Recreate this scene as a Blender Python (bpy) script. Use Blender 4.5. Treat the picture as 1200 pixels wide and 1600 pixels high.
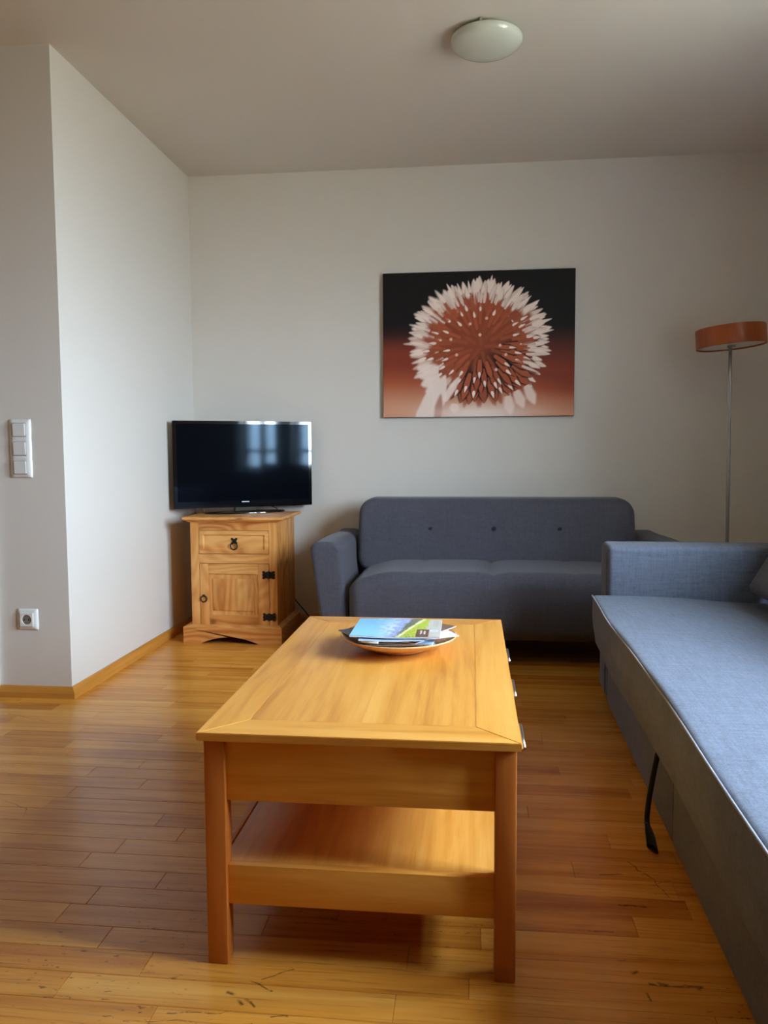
import bpy, bmesh, math, random
import numpy as np
from mathutils import Vector, Matrix, noise

for o in list(bpy.data.objects):
    bpy.data.objects.remove(o, do_unlink=True)
SC = bpy.context.scene
COL = SC.collection

# ------------------------------------------------------------------ camera
F, YAW, PITCH, ROLL, CAM_H = 1250.0, .1102, -.0770, -.0051, 1.02
cd = bpy.data.cameras.new('camera')
cam = bpy.data.objects.new('camera', cd)
COL.objects.link(cam)
fw = Vector((-math.sin(YAW) * math.cos(PITCH), math.cos(YAW) * math.cos(PITCH), math.sin(PITCH)))
rt0 = Vector((math.cos(YAW), math.sin(YAW), 0))
up0 = rt0.cross(fw)
rt = rt0 * math.cos(ROLL) + up0 * math.sin(ROLL)
up = -rt0 * math.sin(ROLL) + up0 * math.cos(ROLL)
m = Matrix((rt, up, -fw)).transposed().to_4x4()
m.translation = (0, 0, CAM_H)
cam.matrix_world = m
cd.sensor_fit = 'VERTICAL'
cd.sensor_height = 36.0
cd.lens = 36.0 * F / 1600.0
cd.clip_start = .02
SC.camera = cam

# ------------------------------------------------------------------ room dimensions (metres)
WL, WR, YB, YF, HC = -1.652, 1.75, 4.642, 3.099, 2.613   # side wall, window wall, back wall, pier front, ceiling
YN, XW = -2.2, -3.3                                       # wall behind the camera, far left wall
WT = .18                                                  # window wall thickness
WINS = [(1.00, 1.56), (1.80, 2.42)]                        # window openings along the right wall
WZ0, WZ1 = .80, 2.28

# ------------------------------------------------------------------ sky and exposure
world = bpy.data.worlds.new('overcast_sky')
SC.world = world
world.use_nodes = True
wn = world.node_tree
wn.nodes.clear()
wo = wn.nodes.new('ShaderNodeOutputWorld')
bg = wn.nodes.new('ShaderNodeBackground')
tc = wn.nodes.new('ShaderNodeTexCoord')
sx = wn.nodes.new('ShaderNodeSeparateXYZ')
rp = wn.nodes.new('ShaderNodeValToRGB')
mr = wn.nodes.new('ShaderNodeMapRange')
mr.inputs['From Min'].default_value = -1
mr.inputs['From Max'].default_value = 1
rp.color_ramp.elements[0].position = .42
rp.color_ramp.elements[0].color = (.20, .21, .18, 1)
rp.color_ramp.elements[1].position = .56
rp.color_ramp.elements[1].color = (.64, .81, 1.0, 1)
wn.links.new(tc.outputs['Generated'], sx.inputs[0])
wn.links.new(sx.outputs['Z'], mr.inputs['Value'])
wn.links.new(mr.outputs[0], rp.inputs[0])
wn.links.new(rp.outputs[0], bg.inputs['Color'])
bg.inputs['Strength'].default_value = 30.0
wn.links.new(bg.outputs[0], wo.inputs[0])

for i, (a, b) in enumerate(WINS):                         # sampling portals in the window openings
    ld = bpy.data.lights.new('window_portal', 'AREA')
    ld.shape = 'RECTANGLE'
    ld.size, ld.size_y = (WZ1 - WZ0), (b - a)
    ld.cycles.is_portal = True
    lo = bpy.data.objects.new('window_portal', ld)
    lo.location = (WR + WT + .02, (a + b) / 2, (WZ0 + WZ1) / 2)
    lo.rotation_euler = (0, math.radians(90), 0)
    COL.objects.link(lo)

SC.view_settings.view_transform = 'Standard'
SC.view_settings.look = 'None'
SC.view_settings.gamma = 1.0
SC.view_settings.use_curve_mapping = False
SC.view_settings.exposure = 1.66
SC.cycles.max_bounces = 12
SC.cycles.diffuse_bounces = 8
SC.cycles.sample_clamp_indirect = 8.0
SC.cycles.caustics_reflective = False
SC.cycles.caustics_refractive = False
try:
    SC.cycles.use_denoising = True
    SC.cycles.denoiser = 'OPENIMAGEDENOISE'
except Exception:
    pass


# ------------------------------------------------------------------ material helpers
def S(r, g, b):
    f = lambda c: (c / 255 / 12.92) if c / 255 <= .04045 else ((c / 255 + .055) / 1.055) ** 2.4
    return (f(r), f(g), f(b), 1.0)


class NT:
    def __init__(s, name):
        s.m = bpy.data.materials.new(name)
        s.m.use_nodes = True
        s.t = s.m.node_tree
        s.b = s.t.nodes['Principled BSDF']

    def n(s, kind, **kw):
        nd = s.t.nodes.new('ShaderNode' + kind)
        for k, v in kw.items():
            setattr(nd, k, v)
        return nd

    def l(s, a, b):
        s.t.links.new(a, b)

    def v(s, sock, val):
        if hasattr(val, 'is_output') or isinstance(val, bpy.types.NodeSocket):
            s.l(val, sock)
        else:
            sock.default_value = val

    def math(s, op, a, b=0.0, c=0.0, clamp=False):
        nd = s.n('Math', operation=op, use_clamp=clamp)
        s.v(nd.inputs[0], a)
        s.v(nd.inputs[1], b)
        if op == 'MULTIPLY_ADD':
            s.v(nd.inputs[2], c)
        return nd.outputs[0]

    def mix(s, fac, a, b, mode='MIX'):
        nd = s.n('Mix', data_type='RGBA', blend_type=mode)
        s.v(nd.inputs[0], fac)
        s.v(nd.inputs[6], a)
        s.v(nd.inputs[7], b)
        return nd.outputs[2]

    def mapped(s, scale, coord='Object', loc=None, rnd=None):
        t = s.n('TexCoord')
        mp = s.n('Mapping')
        s.l(t.outputs[coord], mp.inputs['Vector'])
        mp.inputs['Scale'].default_value = scale
        if rnd is not None:
            s.l(rnd, mp.inputs['Location'])
        return mp.outputs[0]

    def noise(s, vec, scale, detail=4, rough=.5, dist=0.0):
        nd = s.n('TexNoise')
        s.l(vec, nd.inputs['Vector'])
        nd.inputs['Scale'].default_value = scale
        nd.inputs['Detail'].default_value = detail
        nd.inputs['Roughness'].default_value = rough
        nd.inputs['Distortion'].default_value = dist
        return nd.outputs[0]

    def ramp(s, fac, stops):
        nd = s.n('ValToRGB')
        s.l(fac, nd.inputs[0])
        e = nd.color_ramp.elements
        while len(e) < len(stops):
            e.new(.5)
        for i, (p, c) in enumerate(stops):
            e[i].position = p
            e[i].color = c if len(c) == 4 else (*c, 1)
        return nd.outputs[0]

    def bump(s, h, strength, dist=.002):
        nd = s.n('Bump')
        nd.inputs['Strength'].default_value = strength
        nd.inputs['Distance'].default_value = dist
        s.l(h, nd.inputs['Height'])
        s.l(nd.outputs[0], s.b.inputs['Normal'])

    def done(s, col=None, rough=None, metal=None, **kw):
        if col is not None:
            s.v(s.b.inputs['Base Color'], col)
        if rough is not None:
            s.v(s.b.inputs['Roughness'], rough)
        if metal is not None:
            s.b.inputs['Metallic'].default_value = metal
        for k, v in kw.items():
            s.v(s.b.inputs[k.replace('_', ' ')], v)
        return s.m


def seed_of(t):
    """per-piece random number: works for separate objects and for islands of one mesh"""
    oi = t.n('ObjectInfo')
    ge = t.n('NewGeometry')
    sm = t.math('ADD', oi.outputs['Random'], ge.outputs['Random Per Island'])
    return t.math('FRACT', sm)


def plain(name, col, rough=.5, metal=0.0, **kw):
    t = NT(name)
    return t.done(col, rough, metal, **kw)


def wall_paint(name, col):
    t = NT(name)
    v = t.mapped((1, 1, 1))
    big = t.noise(v, 1.3, 3)
    c = t.mix(t.math('MULTIPLY', big, .5), col, tuple(x * .93 for x in col[:3]) + (1,))
    fine = t.noise(v, 160, 3, .6)
    mid = t.noise(v, 9, 3, .5)
    t.bump(t.math('ADD', fine, t.math('MULTIPLY', mid, 4.0)), .12, .0015)
    return t.done(c, .82, Specular_IOR_Level=.25)


def wood(name, dark, mid, light, axis=0, rough=.38, grain=1.0, tone=.25, spec=.5, rays=False):
    """long-grain wood: axis is the direction of the grain in object space"""
    t = NT(name)
    rnd = seed_of(t)
    cmb = t.n('CombineXYZ')
    for i in range(3):
        t.l(t.math('MULTIPLY', rnd, (37.0, 23.0, 51.0)[i]), cmb.inputs[i])
    sc = [14.0, 14.0, 14.0]
    sc[axis] = 1.1
    v = t.mapped(tuple(x * grain for x in sc), rnd=cmb.outputs[0])
    n1 = t.noise(v, 1.2, 5, .55, .8)
    sc2 = [160.0, 160.0, 160.0]
    sc2[axis] = 5.0
    v2 = t.mapped(tuple(x * grain for x in sc2), rnd=cmb.outputs[0])
    n2 = t.noise(v2, 1.0, 3, .6)
    wv = t.n('TexWave', wave_type='BANDS', bands_direction='YZX'[axis] if False else ('Y' if axis == 0 else ('X' if axis == 1 else 'X')))
    t.l(v, wv.inputs['Vector'])
    wv.inputs['Scale'].default_value = .55
    wv.inputs['Distortion'].default_value = 6.0
    wv.inputs['Detail'].default_value = 2.0
    wv.inputs['Detail Scale'].default_value = .7
    f = t.math('ADD', t.math('MULTIPLY', n1, .80), t.math('MULTIPLY', wv.outputs['Fac'], .05))
    f = t.math('ADD', f, t.math('MULTIPLY', n2, .22))
    f = t.math('ADD', f, t.math('MULTIPLY', t.math('SUBTRACT', rnd, .5), tone))
    c = t.ramp(f, [(.25, dark), (.52, mid), (.80, light)])
    t.bump(t.math('ADD', n2, t.math('MULTIPLY', n1, .5)), .12, .0006)
    return t, c, f, rough, spec


def wood_mat(name, dark, mid, light, axis=0, rough=.38, grain=1.0, tone=.25, spec=.5):
    t, c, f, r, sp = wood(name, dark, mid, light, axis, rough, grain, tone, spec)
    rr = t.math('ADD', t.math('MULTIPLY', f, .12), rough - .06)
    return t.done(c, rr, Specular_IOR_Level=spec)


def pine_mat(name, axis):
    t = NT(name)
    rnd = seed_of(t)
    cmb = t.n('CombineXYZ')
    for i in range(3):
        t.l(t.math('MULTIPLY', rnd, (17.0, 29.0, 41.0)[i]), cmb.inputs[i])
    sc = [16.0, 16.0, 16.0]
    sc[axis] = 2.2
    v = t.mapped(tuple(sc), rnd=cmb.outputs[0])
    n1 = t.noise(v, .8, 3, .5, .6)
    scl = [5.0, 5.0, 5.0]
    scl[axis] = 1.5
    low = t.noise(t.mapped(tuple(scl), rnd=cmb.outputs[0]), 1.0, 1, .4, .3)
    rings = t.math('MULTIPLY_ADD', t.math('SINE', t.math('MULTIPLY', low, 85.0)), .5, .5)
    # knots
    sk = [9.0, 9.0, 9.0]
    sk[axis] = 6.0
    vk = t.mapped(tuple(sk), rnd=cmb.outputs[0])
    vo = t.n('TexVoronoi', feature='F1')
    t.l(vk, vo.inputs['Vector'])
    vo.inputs['Scale'].default_value = 1.0
    knot = t.ramp(vo.outputs['Distance'], [(.06, (1, 1, 1, 1)), (.16, (0, 0, 0, 1))])
    halo = t.ramp(vo.outputs['Distance'], [(.05, (1, 1, 1, 1)), (.34, (0, 0, 0, 1))])
    f = t.math('ADD', t.math('MULTIPLY', n1, .70), t.math('MULTIPLY', rings, .17))
    f = t.math('ADD', f, t.math('MULTIPLY', t.math('SUBTRACT', rnd, .5), .18))
    c = t.ramp(f, [(.14, S(158, 84, 28)), (.34, S(208, 140, 70)), (.60, S(230, 172, 100)), (.9, S(240, 192, 124))])
    c = t.mix(t.math('MULTIPLY', halo, .28), c, S(160, 88, 34))
    c = t.mix(t.math('MULTIPLY', knot, .7), c, S(92, 48, 20))
    t.bump(f, .1, .0008)
    return t.done(c, .45, Specular_IOR_Level=.4)


def fabric(name, dark, light, rough=.95, weave=900, sheen=.25, bump=.35, slub=1.0):
    t = NT(name)
    v = t.mapped((1, 1, 1))
    a = t.noise(t.mapped((1, 1, 6)), weave * .28, 3, .7)
    b = t.noise(t.mapped((6, 6, 1)), weave * .28, 3, .7)
    h = t.noise(v, 70, 4, .7)
    s1 = t.noise(t.mapped((5, 70, 70)), 1.8, 4, .65)
    s2 = t.noise(t.mapped((70, 5, 5)), 1.8, 4, .65)
    f = t.math('ADD', t.math('MULTIPLY', a, .42), t.math('MULTIPLY', b, .42))
    f = t.math('ADD', f, t.math('MULTIPLY', h, .16))
    f = t.math('ADD', f, t.math('MULTIPLY', t.math('SUBTRACT', t.math('ADD', s1, s2), 1.0), .30 * slub))
    c = t.ramp(f, [(.32, dark), (.68, light)])
    t.bump(t.math('ADD', a, b), bump, .0012)
    return t.done(c, rough, Specular_IOR_Level=.15, Sheen_Weight=sheen, Sheen_Roughness=.45)


def vcol_mat(name, rough=.5, spec=.4, bump=0):
    t = NT(name)
    at = t.n('Attribute', attribute_name='print')
    if bump:
        t.bump(t.noise(t.mapped((1, 1, 1)), 700, 2), bump, .0006)
    return t.done(at.outputs['Color'], rough, Specular_IOR_Level=spec)


# ------------------------------------------------------------------ materials
M = {}
M['wall'] = wall_paint('wall_paint', (.72, .675, .605, 1))
M['wall_warm'] = wall_paint('warm_brown_wall', (.14, .10, .065, 1))
M['ceiling'] = wall_paint('ceiling_paint', (.70, .655, .59, 1))
M['oak_x'] = wood_mat('oak_veneer_x', S(178, 108, 32), S(212, 146, 58), S(228, 168, 82), 0, .36, 1.4, .16)
M['oak_y'] = wood_mat('oak_veneer_y', S(178, 108, 32), S(212, 146, 58), S(228, 168, 82), 1, .36, 1.4, .16)
M['oak_leg'] = wood_mat('beech_leg', S(160, 84, 26), S(184, 104, 40), S(200, 122, 54), 2, .36, 1.2, .06)
M['base_x'] = wood_mat('skirting_oak_x', S(160, 98, 30), S(196, 132, 52), S(212, 152, 72), 0, .34, .8, .06)
M['base_y'] = wood_mat('skirting_oak_y', S(160, 98, 30), S(196, 132, 52), S(212, 152, 72), 1, .34, .8, .06)
M['pine_x'] = pine_mat('pine_x', 0)
M['pine_z'] = pine_mat('pine_z', 2)
M['pine_y'] = pine_mat('pine_y', 1)
M['sofa'] = fabric('charcoal_upholstery', S(52, 51, 57), S(102, 101, 111), sheen=.15, slub=.35)
M['bed'] = fabric('grey_blue_upholstery', S(72, 76, 88), S(122, 131, 148), sheen=.12, slub=.8)
M['piping'] = fabric('seam_piping', S(118, 118, 124), S(160, 160, 168), sheen=.2)
M['cushion'] = fabric('dark_cushion', S(62, 62, 68), S(96, 96, 102))
M['button'] = fabric('button_cloth', S(30, 30, 35), S(58, 58, 66))
M['under'] = plain('black_underlining', S(18, 17, 17), .95)
M['black_gloss'] = plain('black_gloss_plastic', (.004, .004, .005, 1), .06, Coat_Weight=.3)
M['black_matt'] = plain('black_plastic', (.010, .010, .011, 1), .35)
M['screen'] = plain('tv_screen', (.0030, .0036, .006, 1), .06, Specular_IOR_Level=.13, Specular_Tint=(.55, .78, 1.0, 1))
M['logo'] = plain('silver_logo', (.75, .77, .8, 1), .3, .6)
M['white_plastic'] = plain('white_plastic', (.78, .77, .73, 1), .22)
M['white_gloss'] = plain('white_gloss_paint', (.82, .82, .80, 1), .25)
M['socket_dark'] = plain('socket_hole', (.02, .02, .02, 1), .6)
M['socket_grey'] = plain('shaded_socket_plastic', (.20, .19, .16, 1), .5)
M['steel'] = plain('brushed_steel', (.62, .60, .56, 1), .28, 1.0)
M['pole'] = plain('satin_steel_pole', (.42, .41, .37, 1), .34, 1.0)
M['iron'] = plain('blackened_iron', (.010, .009, .008, 1), .42, .3)
M['cable'] = plain('black_cable', (.012, .011, .012, 1), .5)
M['white_cable'] = plain('white_cable', (.7, .7, .68, 1), .5)
M['strap'] = fabric('black_strap_webbing', S(14, 13, 13), S(28, 26, 26), bump=.5)
M['bowl'] = wood_mat('bowl_wood', S(196, 140, 92), S(222, 172, 124), S(236, 196, 152), 0, .4, .7, .1)
M['shade'] = wood_mat('cherry_veneer_shade', S(132, 58, 14), S(158, 76, 22), S(176, 94, 34), 2, .42, .5, .05)
M['diffuser'] = plain('frosted_diffuser', (.72, .72, .66, 1), .5)
M['glass_dome'] = plain('frosted_glass_dome', (.62, .66, .58, 1), .16, Coat_Weight=.4)
M['canvas_side'] = plain('canvas_edge', (.012, .010, .010, 1), .8)
M['print'] = vcol_mat('printed_canvas', .62, .3, .25)
M['cover_print'] = vcol_mat('printed_cover', .28, .5)
M['paper'] = plain('paper_white', (.72, .75, .80, 1), .5)
M['p_navy'] = plain('paper_navy', (.010, .018, .06, 1), .3)
M['p_blue'] = plain('paper_blue', (.10, .30, .55, 1), .3)
M['p_sky'] = plain('paper_pale_blue', (.42, .58, .75, 1), .3)
M['p_brown'] = plain('paper_brown', (.16, .09, .055, 1), .35)

t = NT('window_glass')
tr = t.n('BsdfTransparent')
gl = t.n('BsdfGlossy')
gl.inputs['Roughness'].default_value = .01
fr = t.n('LayerWeight')                       # same from both sides of the pane
fr.inputs['Blend'].default_value = .5
frs = t.math('MULTIPLY_ADD', t.math('POWER', fr.outputs['Facing'], 5.0), .9, .05)
mx = t.n('MixShader')
t.l(frs, mx.inputs[0])
t.l(tr.outputs[0], mx.inputs[1])
t.l(gl.outputs[0], mx.inputs[2])
t.l(mx.outputs[0], t.t.nodes['Material Output'].inputs[0])
M['glass'] = t.m

# floor: lacquered oak strips, worn and scratched
t, c, f, _, _ = wood('parquet_oak', S(168, 94, 24), S(210, 140, 50), S(226, 164, 74), 0, .34, .9, .24)
geo = t.n('NewGeometry')
pos = geo.outputs['Position']
# long pores
mp = t.n('Mapping')
mp.inputs['Scale'].default_value = (2.2, 60, 1)
t.l(pos, mp.inputs['Vector'])
pores = t.ramp(t.noise(mp.outputs[0], 2.2, 4, .65, .3), [(.54, (0, 0, 0, 1)), (.70, (1, 1, 1, 1))])
c = t.mix(t.math('MULTIPLY', pores, .50), c, S(120, 62, 18))
# dents and worn dark specks, thicker towards the near end of the room
mp2 = t.n('Mapping')
mp2.inputs['Scale'].default_value = (1, 2.6, 1)
t.l(pos, mp2.inputs['Vector'])
speck = t.ramp(t.noise(mp2.outputs[0], 36, 3, .6), [(.625, (0, 0, 0, 1)), (.68, (1, 1, 1, 1))])
area = t.ramp(t.noise(pos, 2.3, 2, .5), [(.50, (0, 0, 0, 1)), (.60, (1, 1, 1, 1))])
sp3 = t.n('SeparateXYZ')
t.l(pos, sp3.inputs[0])
near = t.n('MapRange')
near.inputs['From Min'].default_value = 2.3
near.inputs['From Max'].default_value = 1.5
t.l(sp3.outputs['Y'], near.inputs['Value'])
wear = t.math('MULTIPLY', t.math('MULTIPLY', speck, area), near.outputs[0])
c = t.mix(t.math('MULTIPLY', wear, .85), c, S(52, 34, 22))
# single scratches: distance to short segments, wobbled
wob = t.n('VectorMath', operation='MULTIPLY_ADD')
nz = t.n('TexNoise')
nz.inputs['Scale'].default_value = 18
t.l(pos, nz.inputs['Vector'])
t.l(nz.outputs['Color'], wob.inputs[0])
wob.inputs[1].default_value = (.024, .024, 0)
t.l(pos, wob.inputs[2])
acc = None
for (ax, ay, bx, by, w) in [(.385, 1.965, .43, 1.88, .0022), (.43, 1.88, .455, 1.80, .0020), (.47, 1.88, .44, 1.868, .002),
                            (-.345, 1.475, -.40, 1.44, .0026), (-.42, 1.432, -.37, 1.408, .0030), (-.42, 1.38, -.40, 1.365, .005),
                            (-1.36, 2.14, -1.27, 2.10, .0022), (-1.27, 2.10, -1.25, 2.05, .0022), (-1.80, 2.88, -1.60, 2.81, .002),
                            (.34, 1.50, .44, 1.50, .004), (.25, 1.665, .30, 1.66, .003), (-.55, 1.33, -.44, 1.345, .002),
                            (.31, 1.90, .36, 1.90, .004), (.315, 1.53, .325, 1.535, .006), (.36, 1.505, .372, 1.503, .007), (.405, 1.50, .413, 1.50, .007), (.432, 1.492, .438, 1.498, .006),
                            (.325, 1.475, .332, 1.455, .004), (.29, 1.57, .305, 1.57, .003), (-.455, 1.395, -.445, 1.388, .006), (-.43, 1.372, -.425, 1.366, .005), (-.36, 1.335, -.33, 1.345, .003), (-.405, 1.315, -.385, 1.32, .004), (.33, 1.77, .39, 1.765, .004), (-.62, 1.30, -.50, 1.315, .0016)]:
    ax += .012; bx += .012; ay += .012; by += .012
    d = (bx - ax, by - ay)
    L2 = d[0] ** 2 + d[1] ** 2
    s2 = t.n('SeparateXYZ')
    t.l(wob.outputs[0], s2.inputs[0])
    px = t.math('SUBTRACT', s2.outputs['X'], ax)
    py = t.math('SUBTRACT', s2.outputs['Y'], ay)
    h = t.math('ADD', t.math('MULTIPLY', px, d[0] / L2), t.math('MULTIPLY', py, d[1] / L2), clamp=True)
    qx = t.math('SUBTRACT', px, t.math('MULTIPLY', h, d[0]))
    qy = t.math('SUBTRACT', py, t.math('MULTIPLY', h, d[1]))
    dd = t.math('SQRT', t.math('ADD', t.math('MULTIPLY', qx, qx), t.math('MULTIPLY', qy, qy)))
    k = t.math('SUBTRACT', 1.0, t.math('DIVIDE', dd, w), clamp=True)
    acc = k if acc is None else t.math('MAXIMUM', acc, k)
brk = t.ramp(t.noise(pos, 60, 3, .6), [(.35, (0, 0, 0, 1)), (.5, (1, 1, 1, 1))])
c = t.mix(t.math('MULTIPLY', t.math('MULTIPLY', acc, brk), .85), c, S(40, 28, 20))
M['floor'] = t.done(c, .27, Specular_IOR_Level=.5)
M['joint'] = plain('floor_joint', S(84, 50, 18), .8)


# ------------------------------------------------------------------ mesh helpers
def mesh_obj(name, verts, faces, mat, parent=None, smooth=False, loc=None, rotz=0):
    me = bpy.data.meshes.new(name)
    me.from_pydata([tuple(v) for v in verts], [], faces)
    me.validate()
    me.update()
    if smooth:
        me.polygons.foreach_set('use_smooth', [True] * len(me.polygons))
    if mat is not None:
        me.materials.append(mat)
    o = bpy.data.objects.new(name, me)
    if parent is not None:
        o.parent = parent
    if loc is not None:
        o.location = loc
    o.rotation_euler = (0, 0, rotz)
    COL.objects.link(o)
    return o


def bm_obj(name, bm, mat, parent=None, smooth=False, loc=None):
    bmesh.ops.recalc_face_normals(bm, faces=bm.faces)
    me = bpy.data.meshes.new(name)
    bm.to_mesh(me)
    bm.free()
    if smooth:
        me.polygons.foreach_set('use_smooth', [True] * len(me.polygons))
        try:
            me.set_sharp_from_angle(angle=math.radians(40))
        except Exception:
            pass
    me.materials.append(mat)
    o = bpy.data.objects.new(name, me)
    if parent is not None:
        o.parent = parent
    if loc is not None:
        o.location = loc
    COL.objects.link(o)
    return o


def bm_box(bm, x0, x1, y0, y1, z0, z1):
    v = [bm.verts.new(p) for p in ((x0, y0, z0), (x1, y0, z0), (x1, y1, z0), (x0, y1, z0), (x0, y0, z1), (x1, y0, z1), (x1, y1, z1), (x0, y1, z1))]
    fs = [bm.faces.new([v[i] for i in q]) for q in ((3, 2, 1, 0), (4, 5, 6, 7), (0, 1, 5, 4), (1, 2, 6, 5), (2, 3, 7, 6), (3, 0, 4, 7))]
    return v, fs


def box(name, x0, x1, y0, y1, z0, z1, mat, parent=None, bevel=0.0, seg=2):
    bm = bmesh.new()
    # keep the object's origin at the piece's own middle so grain and bevels stay local
    cx, cy, cz = (x0 + x1) / 2, (y0 + y1) / 2, (z0 + z1) / 2
    bm_box(bm, x0 - cx, x1 - cx, y0 - cy, y1 - cy, z0 - cz, z1 - cz)
    if bevel:
        bmesh.ops.bevel(bm, geom=bm.edges[:], offset=bevel, segments=seg, affect='EDGES', profile=.6)
    return bm_obj(name, bm, mat, parent, smooth=bool(bevel), loc=(cx, cy, cz))


def empty(name, loc=(0, 0, 0), rotz=0):
    o = bpy.data.objects.new(name, None)
    o.location = loc
    o.rotation_euler = (0, 0, rotz)
    o.empty_display_size = .1
    COL.objects.link(o)
    return o


def tag(o, label=None, cat=None, group=None, kind=None):
    if label:
        o['label'] = label
    if cat:
        o['category'] = cat
    if group:
        o['group'] = group
    if kind:
        o['kind'] = kind
    return o


def lathe(name, prof, mat, parent=None, n=64, loc=(0, 0, 0), closed=False):
    vs, fs = [], []
    for (r, z) in prof:
        for i in range(n):
            a = 2 * math.pi * i / n
            vs.append((r * math.cos(a), r * math.sin(a), z))
    k = len(prof)
    for j in range(k - 1 + (1 if closed else 0)):
        for i in range(n):
            a, b = j * n + i, j * n + (i + 1) % n
            c2, d = ((j + 1) % k) * n + (i + 1) % n, ((j + 1) % k) * n + i
            fs.append((a, b, c2, d))
    if not closed:
        fs.append(tuple(range(n))[::-1])
        fs.append(tuple((k - 1) * n + i for i in range(n)))
    o = mesh_obj(name, vs, fs, mat, parent, True, loc)
    try:
        o.data.set_sharp_from_angle(angle=math.radians(35))
    except Exception:
        pass
    return o


def tube(name, pts, r, mat, parent=None, n=10, flat=1.0, res=8, radii=None):
    """smooth tube through points (Catmull-Rom)"""
    P = [Vector(p) for p in pts]
    out, rr = [], []
    for i in range(len(P) - 1):
        p0, p1, p2, p3 = P[max(i - 1, 0)], P[i], P[i + 1], P[min(i + 2, len(P) - 1)]
        for s in range(res):
            u = s / res
            out.append(.5 * ((2 * p1) + (-p0 + p2) * u + (2 * p0 - 5 * p1 + 4 * p2 - p3) * u * u + (-p0 + 3 * p1 - 3 * p2 + p3) * u ** 3))
            rr.append(1.0 if radii is None else radii[i] * (1 - u) + radii[i + 1] * u)
    out.append(P[-1])
    rr.append(1.0 if radii is None else radii[-1])
    vs, fs = [], []
    t0 = (out[1] - out[0]).normalized()
    nrm = t0.orthogonal().normalized()
    for i, p in enumerate(out):
        tg = (out[min(i + 1, len(out) - 1)] - out[max(i - 1, 0)]).normalized()
        nrm = (nrm - tg * nrm.dot(tg)).normalized()
        bn = tg.cross(nrm)
        for k in range(n):
            a = 2 * math.pi * k / n
            vs.append(p + (nrm * math.cos(a) + bn * math.sin(a) * flat) * r * rr[i])
    for i in range(len(out) - 1):
        for k in range(n):
            fs.append((i * n + k, i * n + (k + 1) % n, (i + 1) * n + (k + 1) % n, (i + 1) * n + k))
    fs.append(tuple(range(n))[::-1])
    fs.append(tuple((len(out) - 1) * n + k for k in range(n)))
    return mesh_obj(name, vs, fs, mat, parent, True)


def soft(name, hx, hy, hz, rc, er, mat, parent=None, nx=24, nz=12, ny=4, deform=None):
    """upholstered block: thickness along y (front is -y), outline a rounded rectangle in x-z (corner radius rc),
    edges rounded with er; deform(x, y, z, side) returns the final point, side -1 front, +1 back, 0 rim"""
    def dist_spaced(n, h):
        # finer spacing near the ends
        return [h * math.sin(math.pi / 2 * math.sin(math.pi / 2 * (2 * i / n - 1))) for i in range(n + 1)]
    X, Z = dist_spaced(nx, hx), dist_spaced(nz, hz)

    def outline(x, z):
        m_ = max(abs(x) / hx, abs(z) / hz)
        if m_ < 1e-6:
            return x, z, min(hx, hz)
        bx, bz = x / m_, z / m_
        ix, iz = max(abs(bx) - (hx - rc), 0), max(abs(bz) - (hz - rc), 0)
        k = 1.0
        if ix > 0 and iz > 0:
            # scale the rectangle point along its ray onto the rounded corner
            lo, hi = .5, 1.0
            for _ in range(24):
                md = (lo + hi) / 2
                jx, jz = max(abs(bx) * md - (hx - rc), 0), max(abs(bz) * md - (hz - rc), 0)
                if math.hypot(jx, jz) > rc:
                    hi = md
                else:
                    lo = md
            k = lo
        px, pz = x * k, z * k
        # distance to the outline
        jx, jz = abs(px) - (hx - rc), abs(pz) - (hz - rc)
        d = -(math.hypot(max(jx, 0), max(jz, 0)) + min(max(jx, jz), 0) - rc)
        return px, pz, max(d, 0)
    vs, fs, idx = [], [], {}
    for side in (-1, 1):
        for i, x in enumerate(X):
            for j, z in enumerate(Z):
                px, pz, d = outline(x, z)
                dd = min(d, er)
                y = side * (hy - er + math.sqrt(max(er * er - (er - dd) ** 2, 0)))
                idx[(side, i, j)] = len(vs)
                vs.append((px, y, pz, side))
    for side in (-1, 1):
        for i in range(nx):
            for j in range(nz):
                q = (idx[(side, i, j)], idx[(side, i + 1, j)], idx[(side, i + 1, j + 1)], idx[(side, i, j + 1)])
                fs.append(q if side == -1 else q[::-1])
    ring = [(i, 0) for i in range(nx)] + [(nx, j) for j in range(nz)] + [(i, nz) for i in range(nx, 0, -1)] + [(0, j) for j in range(nz, 0, -1)]
    prev = [idx[(-1, i, j)] for i, j in ring]
    for s in range(1, ny + 1):
        if s == ny:
            cur = [idx[(1, i, j)] for i, j in ring]
        else:
            cur = []
            for i, j in ring:
                a = vs[idx[(-1, i, j)]]
                b = vs[idx[(1, i, j)]]
                u = s / ny
                cur.append(len(vs))
                vs.append((a[0], a[1] * (1 - u) + b[1] * u, a[2], 0))
        for k in range(len(ring)):
            k2 = (k + 1) % len(ring)
            fs.append((prev[k2], prev[k], cur[k], cur[k2]))
        prev = cur
    V = []
    for (x, y, z, s) in vs:
        V.append(deform(x, y, z, s) if deform else (x, y, z))
    return mesh_obj(name, V, fs, mat, parent, True)


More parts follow.
